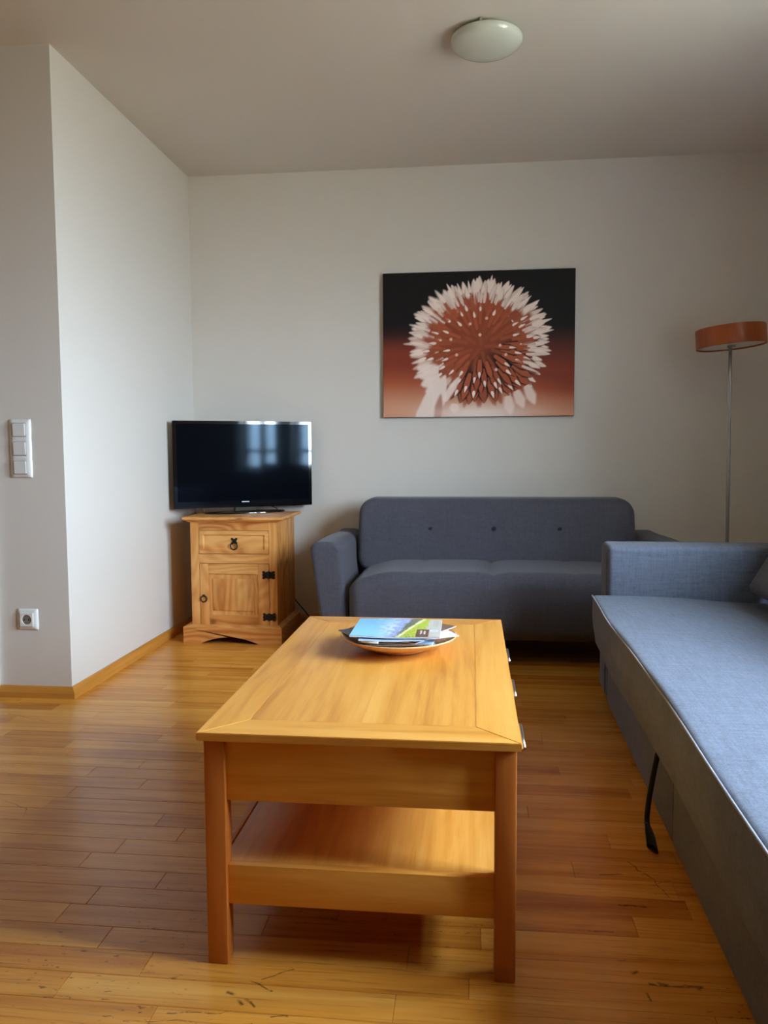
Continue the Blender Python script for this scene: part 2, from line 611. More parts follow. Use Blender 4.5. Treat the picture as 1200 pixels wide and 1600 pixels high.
def print_panel(name, img, origin, ux, uz, mat, parent=None, bend=None):
    """img: rows x cols x 3 linear colours, row 0 at the bottom; laid on the plane origin + u*ux + v*uz"""
    R, C_ = img.shape[:2]
    o, ux, uz = Vector(origin), Vector(ux), Vector(uz)
    vs = []
    for r in range(R):
        for c_ in range(C_):
            p = o + ux * (c_ / (C_ - 1)) + uz * (r / (R - 1))
            if bend:
                p = p + Vector(bend(c_ / (C_ - 1), r / (R - 1)))
            vs.append(p)
    fs = [(r * C_ + c_, r * C_ + c_ + 1, (r + 1) * C_ + c_ + 1, (r + 1) * C_ + c_) for r in range(R - 1) for c_ in range(C_ - 1)]
    ob = mesh_obj(name, vs, fs, mat, parent, True)
    at = ob.data.color_attributes.new('print', 'FLOAT_COLOR', 'POINT')
    buf = np.ones((R * C_, 4), dtype=np.float32)
    buf[:, :3] = img.reshape(-1, 3)
    at.data.foreach_set('color', buf.ravel())
    return ob


def smooth01(a, b, x):
    u = np.clip((x - a) / (b - a + 1e-9), 0, 1)
    return u * u * (3 - 2 * u)


# ================================================================== THE ROOM
tag(box('wall_back', XW - .2, WR + WT, YB, YB + .2, -.1, HC + .1, M['wall']), kind='structure', label='long pale wall behind the sofa, television and painting')
tag(box('wall_left', XW, WL, YF, YB, -.05, HC, M['wall']), kind='structure', label='white wall block projecting at the left, with a sharp corner beside the socket')
tag(box('wall_far_left', XW - .2, XW, YN, YB, -.1, HC + .1, M['wall_warm']), kind='structure', label='outer left wall out of sight')
tag(box('wall_behind', XW - .2, WR + WT, YN - .2, YN, -.1, HC + .1, M['wall_warm']), kind='structure', label='wall behind the viewer')
tag(box('ceiling', XW - .2, WR + WT, YN - .2, YB + .2, HC, HC + .15, M['ceiling']), kind='structure', label='flat off-white ceiling')

bm = bmesh.new()
ys = [YN] + [v for w in WINS for v in w] + [YB]
bm_box(bm, WR, WR + WT, YN, YB, -.1, WZ0)
bm_box(bm, WR, WR + WT, YN, YB, WZ1, HC)
for k in range(0, len(ys), 2):
    bm_box(bm, WR, WR + WT, ys[k], ys[k + 1], WZ0, WZ1)
tag(bm_obj('wall_right', bm, M['wall']), kind='structure', label='window wall on the right, beyond the frame')

for k, (a, b) in enumerate(WINS):
    w = tag(empty('window_%d' % (k + 1), (WR + .10, (a + b) / 2, WZ0)), kind='structure', label='white casement window in the right wall')
    hw = (b - a) / 2
    hh = WZ1 - WZ0
    fr_ = .05
    bm = bmesh.new()
    bm_box(bm, -.03, .03, -hw, hw, 0, fr_)
    bm_box(bm, -.03, .03, -hw, hw, hh - fr_, hh)
    bm_box(bm, -.03, .03, -hw, -hw + fr_, fr_, hh - fr_)
    bm_box(bm, -.03, .03, hw - fr_, hw, fr_, hh - fr_)
    bm_obj('window_frame', bm, M['white_gloss'], w)
    box('mullion', -.025, .025, -.035, .035, fr_, hh - fr_, M['white_gloss'], w)
    for zz in (.20, .96):
        box('glazing_bar', -.015, .015, -hw + fr_, hw - fr_, zz, zz + .035, M['white_gloss'], w)
    box('pane', -.003, .003, -hw + fr_, hw - fr_, fr_, hh - fr_, M['glass'], w)
    box('window_sill', -.13, -.03, -hw - .03, hw + .03, -.03, .0, M['white_gloss'], w)

# floor: base slab + strips
floor = tag(box('floor', XW, WR, YN, YB, -.12, -.012, M['joint']), kind='structure', label='honey oak strip parquet floor')
PW, PL, PH = .0757, .64, .0135
rng = random.Random(7)
strips = []
y0 = 1.499 - .0757 * 49
row = 0
while y0 < YB:
    rr_ = random.Random(1000 + row)
    y1 = min(y0 + PW, YB)
    xs = XW - rr_.random() * .5
    while xs < WR:
        ln = PL * rr_.choice((.72, .9, 1.0, 1.0, 1.0, 1.12))
        a, b = max(xs, XW), min(xs + ln, WR)
        if b - a > .01 and y1 > YN:
            strips.append((a, b, max(y0, YN), y1))
        xs += ln
    y0 += PW
    row += 1


def seen(s):
    x, y = (s[0] + s[1]) / 2, (s[2] + s[3]) / 2
    d = Vector((x, y, 0)) - cam.location
    dz = d.dot(fw)
    if dz < .3:
        return False
    px, py = 600 + F * d.dot(rt) / dz, 800 - F * d.dot(up) / dz
    hid = x > .75 or (y > 3.82 and x > -.6)
    return -140 < px < 1300 and py < 1680 and not hid and not (x < WL and y > YF)


def strip_geo(s):
    a, b, c_, d = s
    g, ch = .0003, .0008
    a, b, c_, d = a + g, b - g, c_ + g, d - g
    z1, z0 = 0.0, -PH
    return ([(a, c_, z0), (b, c_, z0), (b, d, z0), (a, d, z0), (a, c_, z1 - ch), (b, c_, z1 - ch), (b, d, z1 - ch), (a, d, z1 - ch),
             (a + ch, c_ + ch, z1), (b - ch, c_ + ch, z1), (b - ch, d - ch, z1), (a + ch, d - ch, z1)],
            [(0, 1, 5, 4), (1, 2, 6, 5), (2, 3, 7, 6), (3, 0, 4, 7), (4, 5, 9, 8), (5, 6, 10, 9), (6, 7, 11, 10), (7, 4, 8, 11), (8, 9, 10, 11)])


vis = sorted([s for s in strips if seen(s)], key=lambda s: s[2])[:298]
vset = set(vis)
FL = Vector(floor.location)
for s in vis:
    v, f_ = strip_geo(s)
    c0 = Vector(((s[0] + s[1]) / 2, (s[2] + s[3]) / 2, 0))
    mesh_obj('plank', [Vector(p) - c0 for p in v], f_, M['floor'], floor, loc=c0 - FL)
V, Fc = [], []
for s in strips:
    if s in vset:
        continue
    v, f_ = strip_geo(s)
    n0 = len(V)
    V += [Vector(p) - FL for p in v]
    Fc += [tuple(i + n0 for i in q) for q in f_]
tag(mesh_obj('planks', V, Fc, M['floor'], floor), kind='stuff')

# skirting: chamfered oak strip
def skirting(name, p0, p1, inward, mat, label, m0=0, m1=0):
    """profile swept from p0 to p1; inward is the unit vector into the room; m0/m1 mitre offsets at the ends (per unit of depth)"""
    p0, p1, n_ = Vector((*p0, 0)), Vector((*p1, 0)), Vector((*inward, 0))
    dr = (p1 - p0).normalized()
    prof = [(0, 0), (.020, 0), (.020, .022), (.016, .030), (.009, .043), (.006, .047), (0, .047)]
    vs = []
    for base, mm in ((p0, m0), (p1, m1)):
        for d, z in prof:
            vs.append(base + n_ * d + dr * (mm * d) + Vector((0, 0, z)))
    k = len(prof)
    fs = [(i, (i + 1) % k, k + (i + 1) % k, k + i) for i in range(k)] + [tuple(range(k))[::-1], tuple(range(k, 2 * k))]
    return tag(mesh_obj(name, vs, fs, mat), kind='structure', label=label)


skirting('baseboard_left', (WL, YB), (WL, YF), (1, 0), M['base_y'], 'oak skirting along the bright left wall', 0, 1)
skirting('baseboard_front', (WL, YF), (-1.962, YF), (0, -1), M['base_x'], 'short oak skirting under the socket', -1, 0)
skirting('baseboard_back', (WR, YB), (WL + .02, YB), (0, -1), M['base_x'], 'oak skirting behind the sofa')

# door casing at the extreme left
tr_ = tag(empty('door_1', (-2.43, YF, 0)), kind='structure', label='white door casing at the left edge')
box('casing', .455, .51 - .047, -.022, 0, 0, 2.06, M['white_gloss'], tr_, .004)
box('casing_top', -.455, .455, -.022, 0, 2.0, 2.06, M['white_gloss'], tr_, .003)
box('door_leaf', -.45, .452, -.012, 0, .006, 1.998, M['white_gloss'], tr_, .003)

# ================================================================== COFFEE TABLE
TX0, TX1, TY0, TY1, TZ = -.531, .093, 1.463, 2.560, .4765
TT = .0165
ct = tag(empty('coffee_table', ((TX0 + TX1) / 2, (TY0 + TY1) / 2, 0)),
         'honey oak coffee table with drawers and a lower shelf in front of the sofas', 'table')
cx_, cy_ = ct.location.x, ct.location.y
hx, hy = (TX1 - TX0) / 2, (TY1 - TY0) / 2
BW = .085


def prism(name, poly, z0, z1, mat, parent, bevel=.0):
    cxx = sum(p[0] for p in poly) / len(poly)
    cyy = sum(p[1] for p in poly) / len(poly)
    bm = bmesh.new()
    a = [bm.verts.new((p[0] - cxx, p[1] - cyy, z0)) for p in poly]
    b = [bm.verts.new((p[0] - cxx, p[1] - cyy, z1)) for p in poly]
    n = len(poly)
    bm.faces.new(a[::-1])
    bm.faces.new(b)
    for i in range(n):
        bm.faces.new((a[i], a[(i + 1) % n], b[(i + 1) % n], b[i]))
    if bevel:
        bmesh.ops.bevel(bm, geom=bm.edges[:], offset=bevel, segments=2, affect='EDGES')
    return bm_obj(name, bm, mat, parent, bool(bevel), loc=(cxx, cyy, 0))


z0, z1 = TZ - TT, TZ
for poly, mt in (([(-hx, -hy), (hx, -hy), (hx - BW, -hy + BW), (-hx + BW, -hy + BW)], 'oak_x'),
                 ([(hx, hy), (-hx, hy), (-hx + BW, hy - BW), (hx - BW, hy - BW)], 'oak_x'),
                 ([(hx, -hy), (hx, hy), (hx - BW, hy - BW), (hx - BW, -hy + BW)], 'oak_y'),
                 ([(-hx, hy), (-hx, -hy), (-hx + BW, -hy + BW), (-hx + BW, hy - BW)], 'oak_y')):
    prism('frame_board', poly, z0, z1, M[mt], ct, .0012)
nb = 4
wb = (2 * hx - 2 * BW) / nb
for i in range(nb):
    box('top_board', -hx + BW + i * wb, -hx + BW + (i + 1) * wb, -hy + BW, hy - BW, z0, z1 - .0001, M['oak_y'], ct, .0002, 1)

# legs (square, softened edges)
LGX = [(-.5215 - cx_, -.4800 - cx_), (.0440 - cx_, .0850 - cx_)]
LGY = [(1.4760 - cy_, 1.5175 - cy_), (2.5060 - cy_, 2.5475 - cy_)]
for (a, b) in LGX:
    for (c_, d) in LGY:
        box('leg', a, b, c_, d, 0, z0, M['oak_leg'], ct, .0035, 2)
lx0, lx1 = LGX[0][1], LGX[1][0]
for (c_, d) in ((LGY[0][0] + .012, LGY[0][0] + .032), (LGY[1][1] - .032, LGY[1][1] - .012)):
    box('end_panel', lx0, lx1, c_, d, .333, z0, M['oak_x'], ct, .001)
    box('end_rail', lx0, lx1, c_, d, .120, .2005, M['oak_x'], ct, .0015)
ly0, ly1 = LGY[0][1], LGY[1][0]
box('side_panel', LGX[0][0] + .008, LGX[0][0] + .026, ly0, ly1, .333, z0, M['oak_y'], ct, .001)
box('case_bottom', lx0 - .01, lx1 + .01, LGY[0][0] + .033, LGY[1][1] - .033, .333, .345, M['oak_y'], ct)
box('side_rail', LGX[0][0] + .010, LGX[0][0] + .022, ly0, ly1, .150, .2005, M['oak_y'], ct, .001)
box('side_rail', LGX[1][1] - .022, LGX[1][1] - .010, ly0, ly1, .150, .2005, M['oak_y'], ct, .001)
box('shelf', LGX[0][0] + .0245, LGX[1][1] - .024, LGY[0][0] + .033, LGY[1][1] - .033, .182, .198, M['oak_y'], ct, .0008)
dl = (ly1 - ly0) / 3
for i in range(3):
    dr = box('drawer', LGX[1][1] - .022, LGX[1][1] - .004, ly0 + i * dl + .002, ly0 + (i + 1) * dl - .002, .345, z0 - .003, M['oak_y'], ct, .0012)
    yc = (1.712, 2.062, 2.400)[i] - cy_
    hl = .068
    xh = .108 - cx_
    hd = tag(tube('handle', [(xh - dr.location.x, yc - hl - dr.location.y, 0), (xh - dr.location.x, yc + hl - dr.location.y, 0)], .0052, M['steel'], dr, 12, res=2), 'slim steel bar handle')
    hd2 = None
    for s in (-1, 1):
        bm = bmesh.new()
        q = bmesh.ops.create_cone(bm, cap_ends=True, segments=10, radius1=.0038, radius2=.0038, depth=.024,
                                  matrix=Matrix.Translation((xh - dr.location.x - .012, yc + s * (hl - .018) - dr.location.y, 0)) @ Matrix.Rotation(math.pi / 2, 4, 'Y'))
        bm_obj('handle_post', bm, M['steel'], dr, True)

# ================================================================== BOWL AND LEAFLETS
BX, BY = -.199, 2.150
bowl = tag(lathe('bowl', [(.0, TZ + .001), (.072, TZ + .001), (.078, TZ + .004), (.080, TZ + .009), (.094, TZ + .013), (.125, TZ + .022), (.150, TZ + .034), (.1575, TZ + .039),
                          (.1580, TZ + .0415), (.1565, TZ + .0428), (.150, TZ + .040), (.120, TZ + .026), (.085, TZ + .017), (.0, TZ + .014)],
                 M['bowl'], n=96, loc=(BX, BY, 0)), 'wide shallow wooden bowl of leaflets on the coffee table', 'bowl')


def leaflet(name, w, h, th, loc, rz, tilt, mat_cover, label, group=None, curl=0.0, cover=None):
    """thin folded booklet: paper block + cover sheet on top"""
    r = tag(empty(name, loc), label, 'leaflet', group)
    r.rotation_euler = (tilt[0], tilt[1], rz)
    n = 10
    V, Fc = [], []
    for lv, z in enumerate((0, th)):
        for i in range(n + 1):
            for j in range(5):
                u, v_ = i / n - .5, j / 4 - .5
                V.append((u * w, v_ * h, z + curl * (4 * u * u) + .001 * math.sin(7 * u + 3 * v_)))
    st = (n + 1) * 5
    for i in range(n):
        for j in range(4):
            a = i * 5 + j
            q = (a, a + 5, a + 6, a + 1)
            Fc.append(q[::-1])
            Fc.append(tuple(k + st for k in q))
    rim = [i * 5 for i in range(n + 1)] + [n * 5 + j for j in range(1, 5)] + [i * 5 + 4 for i in range(n - 1, -1, -1)] + [j for j in range(3, 0, -1)]
    for k in range(len(rim)):
        a, b = rim[k], rim[(k + 1) % len(rim)]
        Fc.append((a, b, b + st, a + st))
    mesh_obj('pages', V, Fc, M['paper'], r)
    if cover is not None:
        print_panel('cover', cover, (-w / 2, -h / 2, th + .0006), (w, 0, 0), (0, h, 0), M['cover_print'], r,
                    bend=lambda u, v_: (0, 0, curl * 4 * (u - .5) ** 2 + .001 * math.sin(7 * (u - .5) + 3 * (v_ - .5))))
    else:
        V2 = []
        Fc2 = []
        for i in range(n + 1):
            for j in range(5):
                u, v_ = i / n - .5, j / 4 - .5
                V2.append((u * w * 1.003, v_ * h * 1.003, th + .0005 + curl * (4 * u * u) + .001 * math.sin(7 * u + 3 * v_)))
        for i in range(n):
            for j in range(4):
                a = i * 5 + j
                Fc2.append((a, a + 5, a + 6, a + 1))
        mesh_obj('cover', V2, Fc2, mat_cover, r)
    return r


# top booklet cover
CW, CH = 150, 110
U, Vv = np.meshgrid(np.linspace(0, 1, CW), np.linspace(0, 1, CH))
nzz = np.array([[noise.noise(Vector((u * 14, v_ * 14, 0))) for u in np.linspace(0, 1, CW)] for v_ in np.linspace(0, 1, CH)])
nzf = np.array([[noise.noise(Vector((u * 55, v_ * 40, 3))) for u in np.linspace(0, 1, CW)] for v_ in np.linspace(0, 1, CH)])


def lin(r, g, b):
    return np.array(S(r, g, b)[:3])


def blend(img, mask, col):
    mk = np.clip(mask, 0, 1)[..., None]
    return img * (1 - mk) + np.asarray(col) * mk


img = np.zeros((CH, CW, 3)) + lin(110, 182, 236)
img = blend(img, smooth01(1, 0, Vv) * .5, lin(160, 222, 248))
img = blend(img, smooth01(.22, .5, U + .25 * nzz) * .8, lin(182, 208, 242))
img = blend(img, smooth01(.38, .44, U + .12 * nzz + .1 * Vv) * smooth01(.9, .5, Vv + .3 * nzz), lin(206, 222, 246))
rg = U + .10 * nzz + .05 * np.abs(np.sin(Vv * 16)) - .10 * Vv
img = blend(img, smooth01(.44, .47, rg), lin(140, 158, 206))
img = blend(img, smooth01(.45, .5, rg) * smooth01(.0, .25, nzf), lin(186, 202, 232))
img = blend(img, smooth01(.52, .57, U + .08 * nzz - .12 * (Vv - .3)), lin(112, 122, 96))
img = blend(img, smooth01(.54, .58, U - .1 * (Vv - .3)) * smooth01(.05, .3, nzf), lin(70, 66, 44))
diag = U - (.52 + .26 * np.clip(Vv, 0, 1)) + .02 * nzz
img = blend(img, smooth01(-.02, 0, diag), lin(232, 224, 160))
img = blend(img, smooth01(.02, .04, diag), lin(186, 200, 60))
img = blend(img, smooth01(.03, .05, diag) * smooth01(.1, .35, nzf) * .8, lin(110, 132, 34))
img = blend(img, smooth01(.02, .05, diag) * smooth01(.25, .0, Vv) * smooth01(.15, .4, nzf), lin(50, 60, 22))
gr = smooth01(.81, .835, U + .02 * nzz - .03 * Vv)
img = blend(img, gr, lin(196, 190, 176))
img = blend(img, smooth01(.725, .735, U) * smooth01(.875, .865, U) * smooth01(.0, .02, Vv) * smooth01(.40, .38, Vv), lin(98, 66, 52))
for k, (a, b) in enumerate(((.775, .79), (.815, .83))):                # two pale strokes on the brown label
    img = blend(img, smooth01(a - .004, a, U) * smooth01(b + .004, b, U) * smooth01(.14, .16, Vv) * smooth01(.32, .30, Vv), lin(225, 212, 205))
img = blend(img, smooth01(.765, .775, U) * smooth01(.80, .79, U) * smooth01(.28, .29, Vv) * smooth01(.33, .32, Vv), lin(225, 212, 205))
img = blend(img, smooth01(.81, .82, U) * smooth01(.84, .83, U) * smooth01(.13, .14, Vv) * smooth01(.18, .17, Vv), lin(225, 212, 205))
for a in (.905, .93, .95):                                              # small print on the grey strip
    img = blend(img, smooth01(a, a + .003, U) * smooth01(a + .011, a + .008, U) * smooth01(.55, .57, Vv) * smooth01(.93, .91, Vv) * (.35 + .4 * (np.sin(Vv * 120) > 0)), lin(140, 138, 134))
dd_ = np.hypot((U - .925) * 1.25, (Vv - .33))
img = blend(img, smooth01(.07, .05, dd_), lin(224, 226, 232))
img = blend(img, smooth01(.035, .025, np.abs(dd_ - .01)) * .4, lin(150, 150, 160))

ZL = TZ + .030
def put(w, h, th, dx, dy, dz, deg, mat, label, cover=None, curl=0.0):
    leaflet('brochure', w, h, th, (BX + dx, BY + dy, TZ + dz), math.radians(deg), (0, 0), mat, label, cover=cover, curl=curl)


put(.236, .224, .003, -.002, -.004, .0575, .5, None, 'glossy top brochure with blue sky, mountains and green meadow cover', cover=img)
put(.110, .080, .0028, .000, .000, .0186, 10, M['p_sky'], 'pale blue leaflet at the very bottom of the bowl')
put(.140, .100, .0028, .002, -.002, .0234, -7, M['paper'], 'white leaflet near the bottom of the bowl, edge showing at the front')
put(.185, .140, .0028, .004, -.006, .0275, 6, M['p_blue'], 'mid blue leaflet halfway up the pile in the bowl')
put(.200, .150, .0028, .002, -.005, .0320, -5, M['p_sky'], 'light blue leaflet in the pile, long edge along the front rim')
put(.120, .210, .0028, -.012, .004, .0368, 62, M['p_navy'], 'navy leaflet in the upper half of the pile, front edge in shadow')
put(.170, .150, .0020, -.058, .004, .0440, 34, M['p_navy'], 'dark navy brochure poking out at the left end of the bowl')
put(.150, .120, .0016, .072, -.014, .0465, 24, M['paper'], 'white leaflet whose pointed corner sticks out over the right rim')
put(.130, .150, .0016, .062, .040, .0488, -28, M['p_brown'], 'brown leaflet behind the right edge of the top brochure')
put(.170, .060, .0016, -.010, -.098, .0512, 4, M['p_sky'], 'narrow pale blue strip under the front edge of the top brochure')
put(.190, .170, .0018, -.014, .000, .0540, -3, M['p_navy'], 'navy brochure directly under the top brochure')
tag(tube('paper_curl', [(-.285, 2.030, TZ + .0485), (-.262, 2.022, TZ + .0490), (-.240, 2.020, TZ + .0485)], .0042, M['paper'], n=12, flat=.5),
    'small curled white paper at the front left of the bowl', 'paper')

# ================================================================== FAR SOFA
sofa = tag(empty('sofa', (.118, 4.2, 0)), 'charcoal grey two-seat sofa with three back buttons against the back wall', 'sofa')
SX, SY = .118, 4.2


def sofa_back(x, y, z, side):
    # dimples at the buttons, slight bulge, leaning back
    if side == -1:
        y -= .014 * (1 - (x / .73) ** 2) * (1 - (z / .2) ** 2)
        for bx in (-.345, -.005, .345):
            d = math.hypot(x - bx, (z - .035) * 1.0)
            y += .020 * math.exp(-(d / .024) ** 2) + .012 * math.exp(-(d / .07) ** 2)
            y += .003 * math.exp(-((x - bx) / .01) ** 2) * smooth_(.0, -.10, z - .03)
        y += .0025 * noise.noise(Vector((x * 6, z * 9, 1)))
    yy = y + (z + .19) * .28
    return (x, yy + .10, z + .565)


def smooth_(a, b, x):
    u = min(max((x - a) / (b - a), 0), 1)
    return u * u * (3 - 2 * u)


bk = soft('backrest', .732, .095, .195, .085, .035, M['sofa'], sofa, 72, 30, 5, sofa_back)
for bx in (-.345, -.005, .345):
    yb_ = sofa_back(bx, -.095, .035, -1)
    b_ = lathe('button', [(0, -.006), (.014, -.006), (.0165, -.001), (.014, .006), (.007, .010), (0, .011)], M['button'], bk, 20, loc=(yb_[0], yb_[1] - .002, yb_[2]))
    b_.rotation_euler = (math.radians(90 - 15), 0, 0)


def seat_def(x, y, z, side):
    # soft() is built standing: local y -> depth, z -> up
    fx = abs(x) / .705
    crown = .016 * (1 - fx ** 4) - .030 * smooth_(.72, 1.0, fx)
    top = smooth_(.02, .14, z)
    zz = z + crown * top
    # seams across the seat at x = -.355, -.013, .35; seat gently puffed between them
    if z > .10:
        for sxx, dp, wd in ((-.365, .0035, .008), (-.014, .010, .007), (.365, .0035, .008)):
            zz -= dp * math.exp(-((x - sxx) / wd) ** 2) + dp * .9 * math.exp(-((x - sxx) / .05) ** 2)
        # creases left of the middle
        for k, cxk in enumerate((-.20, -.165, -.13, -.095)):
            w_ = x - cxk - (y + .1) * .22
            zz -= .0045 * math.exp(-(w_ / .007) ** 2) * smooth_(-.24, -.16, y) * smooth_(.06, -.02, y)
    if side == -1:
        y -= .012 * (1 - (z / .16) ** 2)
        y += .004 * math.exp(-((z - .118) / .006) ** 2)
    y += .002 * noise.noise(Vector((x * 5, y * 5, z * 8)))
    return (x, y - .16, zz + .272)


seat = soft('seat', .706, .30, .155, .055, .055, M['sofa'], sofa, 200, 40, 16, seat_def)
for sx_, rr_s, z_a in ((-.014, .0022, 0), (-.365, .0012, 0), (.365, .0012, 0)):
    pts = []
    for i in range(22):
        yq = -.285 + .40 * i / 21
        d_ = max(min(yq + .30, .055), 0)
        zt = .155 - .055 + math.sqrt(max(.055 ** 2 - (.055 - d_) ** 2, 0))
        p = seat_def(sx_, yq, zt, 0)
        pts.append((p[0], p[1], p[2] + .0004))
    tube('seam', pts, rr_s, M['button'], seat, 6, res=2)
pts = []
for i in range(60):
    xq = -.66 + 1.32 * i / 59
    p = seat_def(xq, -.2839, .100 + math.sqrt(.055 ** 2 - .0389 ** 2), 0)
    pts.append((p[0], p[1] - .0003, p[2] + .0004))
tube('seam', pts, .0012, M['button'], seat, 6, res=2)


def arm_def(sgn):
    def f(x, y, z, side):
        # profile leans outwards to the top; x local half .075
        u = (z + .235) / .47
        wdt = .85 + .22 * u
        xx = x * wdt + sgn * (.052 * u)
        zz = z - .012 * smooth_(-.2, .3, y) * u
        if side == -1:
            y -= .008 * (1 - (z / .235) ** 2)
        # puckers at the front top corner
        if side <= 0 and z > .08:
            y += .003 * math.sin((x + z) * 190) * smooth_(.10, .16, z) * smooth_(.01, .05, -sgn * x + .02)
        return (xx, y, zz)
    return f


for sgn in (-1, 1):
    a_ = soft('armrest', .074, .415, .235, .052, .022, M['sofa'], sofa, 22, 40, 14, arm_def(sgn))
    a_.location = (sgn * .776, .0, .345)
bx_ = box('seat_base', -.70, .70, -.36, .36, .115, .20, M['under'], sofa, .004)
for sxx in (-.78, .78):
    for syy in (-.36, .34):
        lathe('leg', [(0, 0), (.018, 0), (.024, .115), (0, .115)], M['under'], sofa, 16, loc=(sxx, syy, 0))

# ================================================================== NEAR SOFA BED (right)
BR = math.radians(1.25)
bed = tag(empty('sofa_bed', (.530, 3.190, 0), -BR), 'long blue-grey sofa bed with low square arm along the right side', 'sofa')
# local frame: x into the sofa (towards the windows), y towards the back wall; seat runs to y = -2.14
LN = 2.15


def mat_def(x, y, z, side):
    # soft local: x = length, y = thickness(up, -y = top), z = depth
    X_, Y_ = -LN / 2 + x, 0
    up_ = -y
    dep = z + .42
    # crowned top that falls off towards the back, wavy front edge
    hgt = up_ - .020 * smooth_(.1, .6, dep)
    if side == -1:
        hgt += .006 * (1 - (2 * x / LN) ** 2) + .004 * noise.noise(Vector((x * 3.3, z * 4, 0)))
    wav = .005 * math.sin(X_ * 4.3 + .6) + .0035 * noise.noise(Vector((X_ * 3, 0, 5)))
    dep += wav * smooth_(.25, .0, dep)
    dep += .014 * smooth_(.02, -.10, up_) * smooth_(.3, .0, dep)
    return (dep - .043, X_ - .005, hgt + .352)


mt = soft('mattress', LN / 2, .097, .44, .02, .012, M['bed'], bed, 90, 22, 8, mat_def)
pts = []
for i in range(61):
    x = -LN / 2 + LN * i / 60
    X_ = -LN / 2 + x
    p = mat_def(x, -.093, -.4385, 0)
    pts.append((p[0] - .0005, p[1], p[2] + .001))
tag(tube('piping', pts, .0028, M['piping'], mt, 8, res=2), 'pale piping along the front top edge')
# storage base in two panels, plinth
box('base_panel', .004, .040, -1.150, -.004, .018, .246, M['bed'], bed, .006)
box('base_panel', .004, .040, -2.16, -1.154, .018, .246, M['bed'], bed, .006)
box('base_frame', .041, .92, -2.16, -.004, .03, .244, M['under'], bed, .003)


def near_arm(name, y0, y1):
    bm = bmesh.new()
    bm_box(bm, 0, 1.07, y0, y1, .028, .640)
    bmesh.ops.bevel(bm, geom=[e for e in bm.edges], offset=.022, segments=5, affect='EDGES', profile=.5)
    return bm_obj(name, bm, M['bed'], bed, True)


near_arm('armrest', .001, .205)
near_arm('armrest', -2.37, -2.165)
# seam line on the far arm's left end
tube('arm_seam', [(-.0015, .024, .05), (-.0015, .024, .612)], .0018, M['bed'], bed, 6, res=2)
# backrest (out of frame on the right, its top throws the diagonal shade)
bm = bmesh.new()
bm_box(bm, .93, 1.07, -2.16, .0, .03, .80)
bmesh.ops.bevel(bm, geom=[e for e in bm.edges], offset=.03, segments=4, affect='EDGES', profile=.5)
bm_obj('backrest', bm, M['bed'], bed, True)
# pull strap
bml = (Matrix.Translation((.530, 3.190, 0)) @ Matrix.Rotation(-BR, 4, 'Z')).inverted()
st_ = tube('pull_strap', [bml @ Vector(p) for p in ((.488, 2.075, .285), (.475, 2.078, .215), (.461, 2.078, .128), (.454, 2.074, .070), (.4515, 2.055, .050))],
           .0030, M['strap'], bed, 10, flat=2.6)
tb = tube('strap_tab', [bml @ Vector(p) for p in ((.4535, 2.060, .054), (.4530, 2.030, .042), (.4500, 1.985, .024))], .0040, M['strap'], bed, 10, flat=3.0, res=4,
          radii=[.75, 1.5, 1.7])


# dark cushion leaning on the backrest
def cush_def(x, y, z, side):
    r_ = math.hypot(x / .30, z / .24)
    y *= 1.0 - .10 * min(r_, 1) ** 2
    # lean about the long axis
    a = math.radians(30)
    d, h = y, z + .235
    return (h * math.sin(a) + d * math.cos(a), x, h * math.cos(a) - d * math.sin(a))


cu = soft('cushion', .30, .07, .235, .022, .03, M['cushion'], None, 26, 22, 6, cush_def)
cu.location = (1.072, 2.80, .468)
tag(cu, 'dark grey back cushion leaning at the far corner of the sofa bed', 'cushion')
cu2 = cu.copy()
COL.objects.link(cu2)
cu2.location = (1.062, 2.17, .468)
tag(cu2, 'second dark grey back cushion further along the sofa bed, cut off by the right edge', 'cushion')

# ================================================================== PINE CABINET
cab = tag(empty('pine_cabinet', (-1.2535, 4.30, 0)), 'small rustic pine cabinet with one drawer and one door under the television', 'cabinet')
CX, CY = -1.2535, 4.30
X = lambda v_: v_ - CX
Y = lambda v_: v_ - CY
XL, XR, FY, BYK = -1.488, -1.020, 4.088, 4.505
box('side_panel', X(XL), X(XL + .018), Y(FY + .02), Y(BYK), .05, .648, M['pine_z'], cab, .001)
box('side_panel', X(XR - .018), X(XR), Y(FY + .02), Y(BYK), .05, .648, M['pine_z'], cab, .001)
box('back_panel', X(XL + .018), X(XR - .018), Y(BYK - .012), Y(BYK), .05, .645, M['pine_x'], cab)
box('bottom_panel', X(XL + .018), X(XR - .018), Y(FY + .03), Y(BYK - .012), .075, .09, M['pine_x'], cab)
box('stile', X(XL), X(-1.4425), Y(FY), Y(FY + .020), .085, .648, M['pine_z'], cab, .0012)
box('stile', X(-1.0625), X(XR), Y(FY), Y(FY + .020), .085, .648, M['pine_z'], cab, .0012)
box('rail', X(-1.4425), X(-1.0625), Y(FY + .0005), Y(FY + .020), .602, .648, M['pine_x'], cab, .0012)
box('rail', X(-1.4425), X(-1.0625), Y(FY + .0005), Y(FY + .020), .427, .476, M['pine_x'], cab, .0012)
# top slab with stepped moulding
vs, fs = [], []


def frustum(bm, a0, a1, z0, z1):
    (x0, x1, y0, y1), (u0, u1, v0, v1) = a0, a1
    v = [bm.verts.new(p) for p in ((x0, y0, z0), (x1, y0, z0), (x1, y1, z0), (x0, y1, z0), (u0, v0, z1), (u1, v0, z1), (u1, v1, z1), (u0, v1, z1))]
    for q in ((3, 2, 1, 0), (4, 5, 6, 7), (0, 1, 5, 4), (1, 2, 6, 5), (2, 3, 7, 6), (3, 0, 4, 7)):
        bm.faces.new([v[i] for i in q])


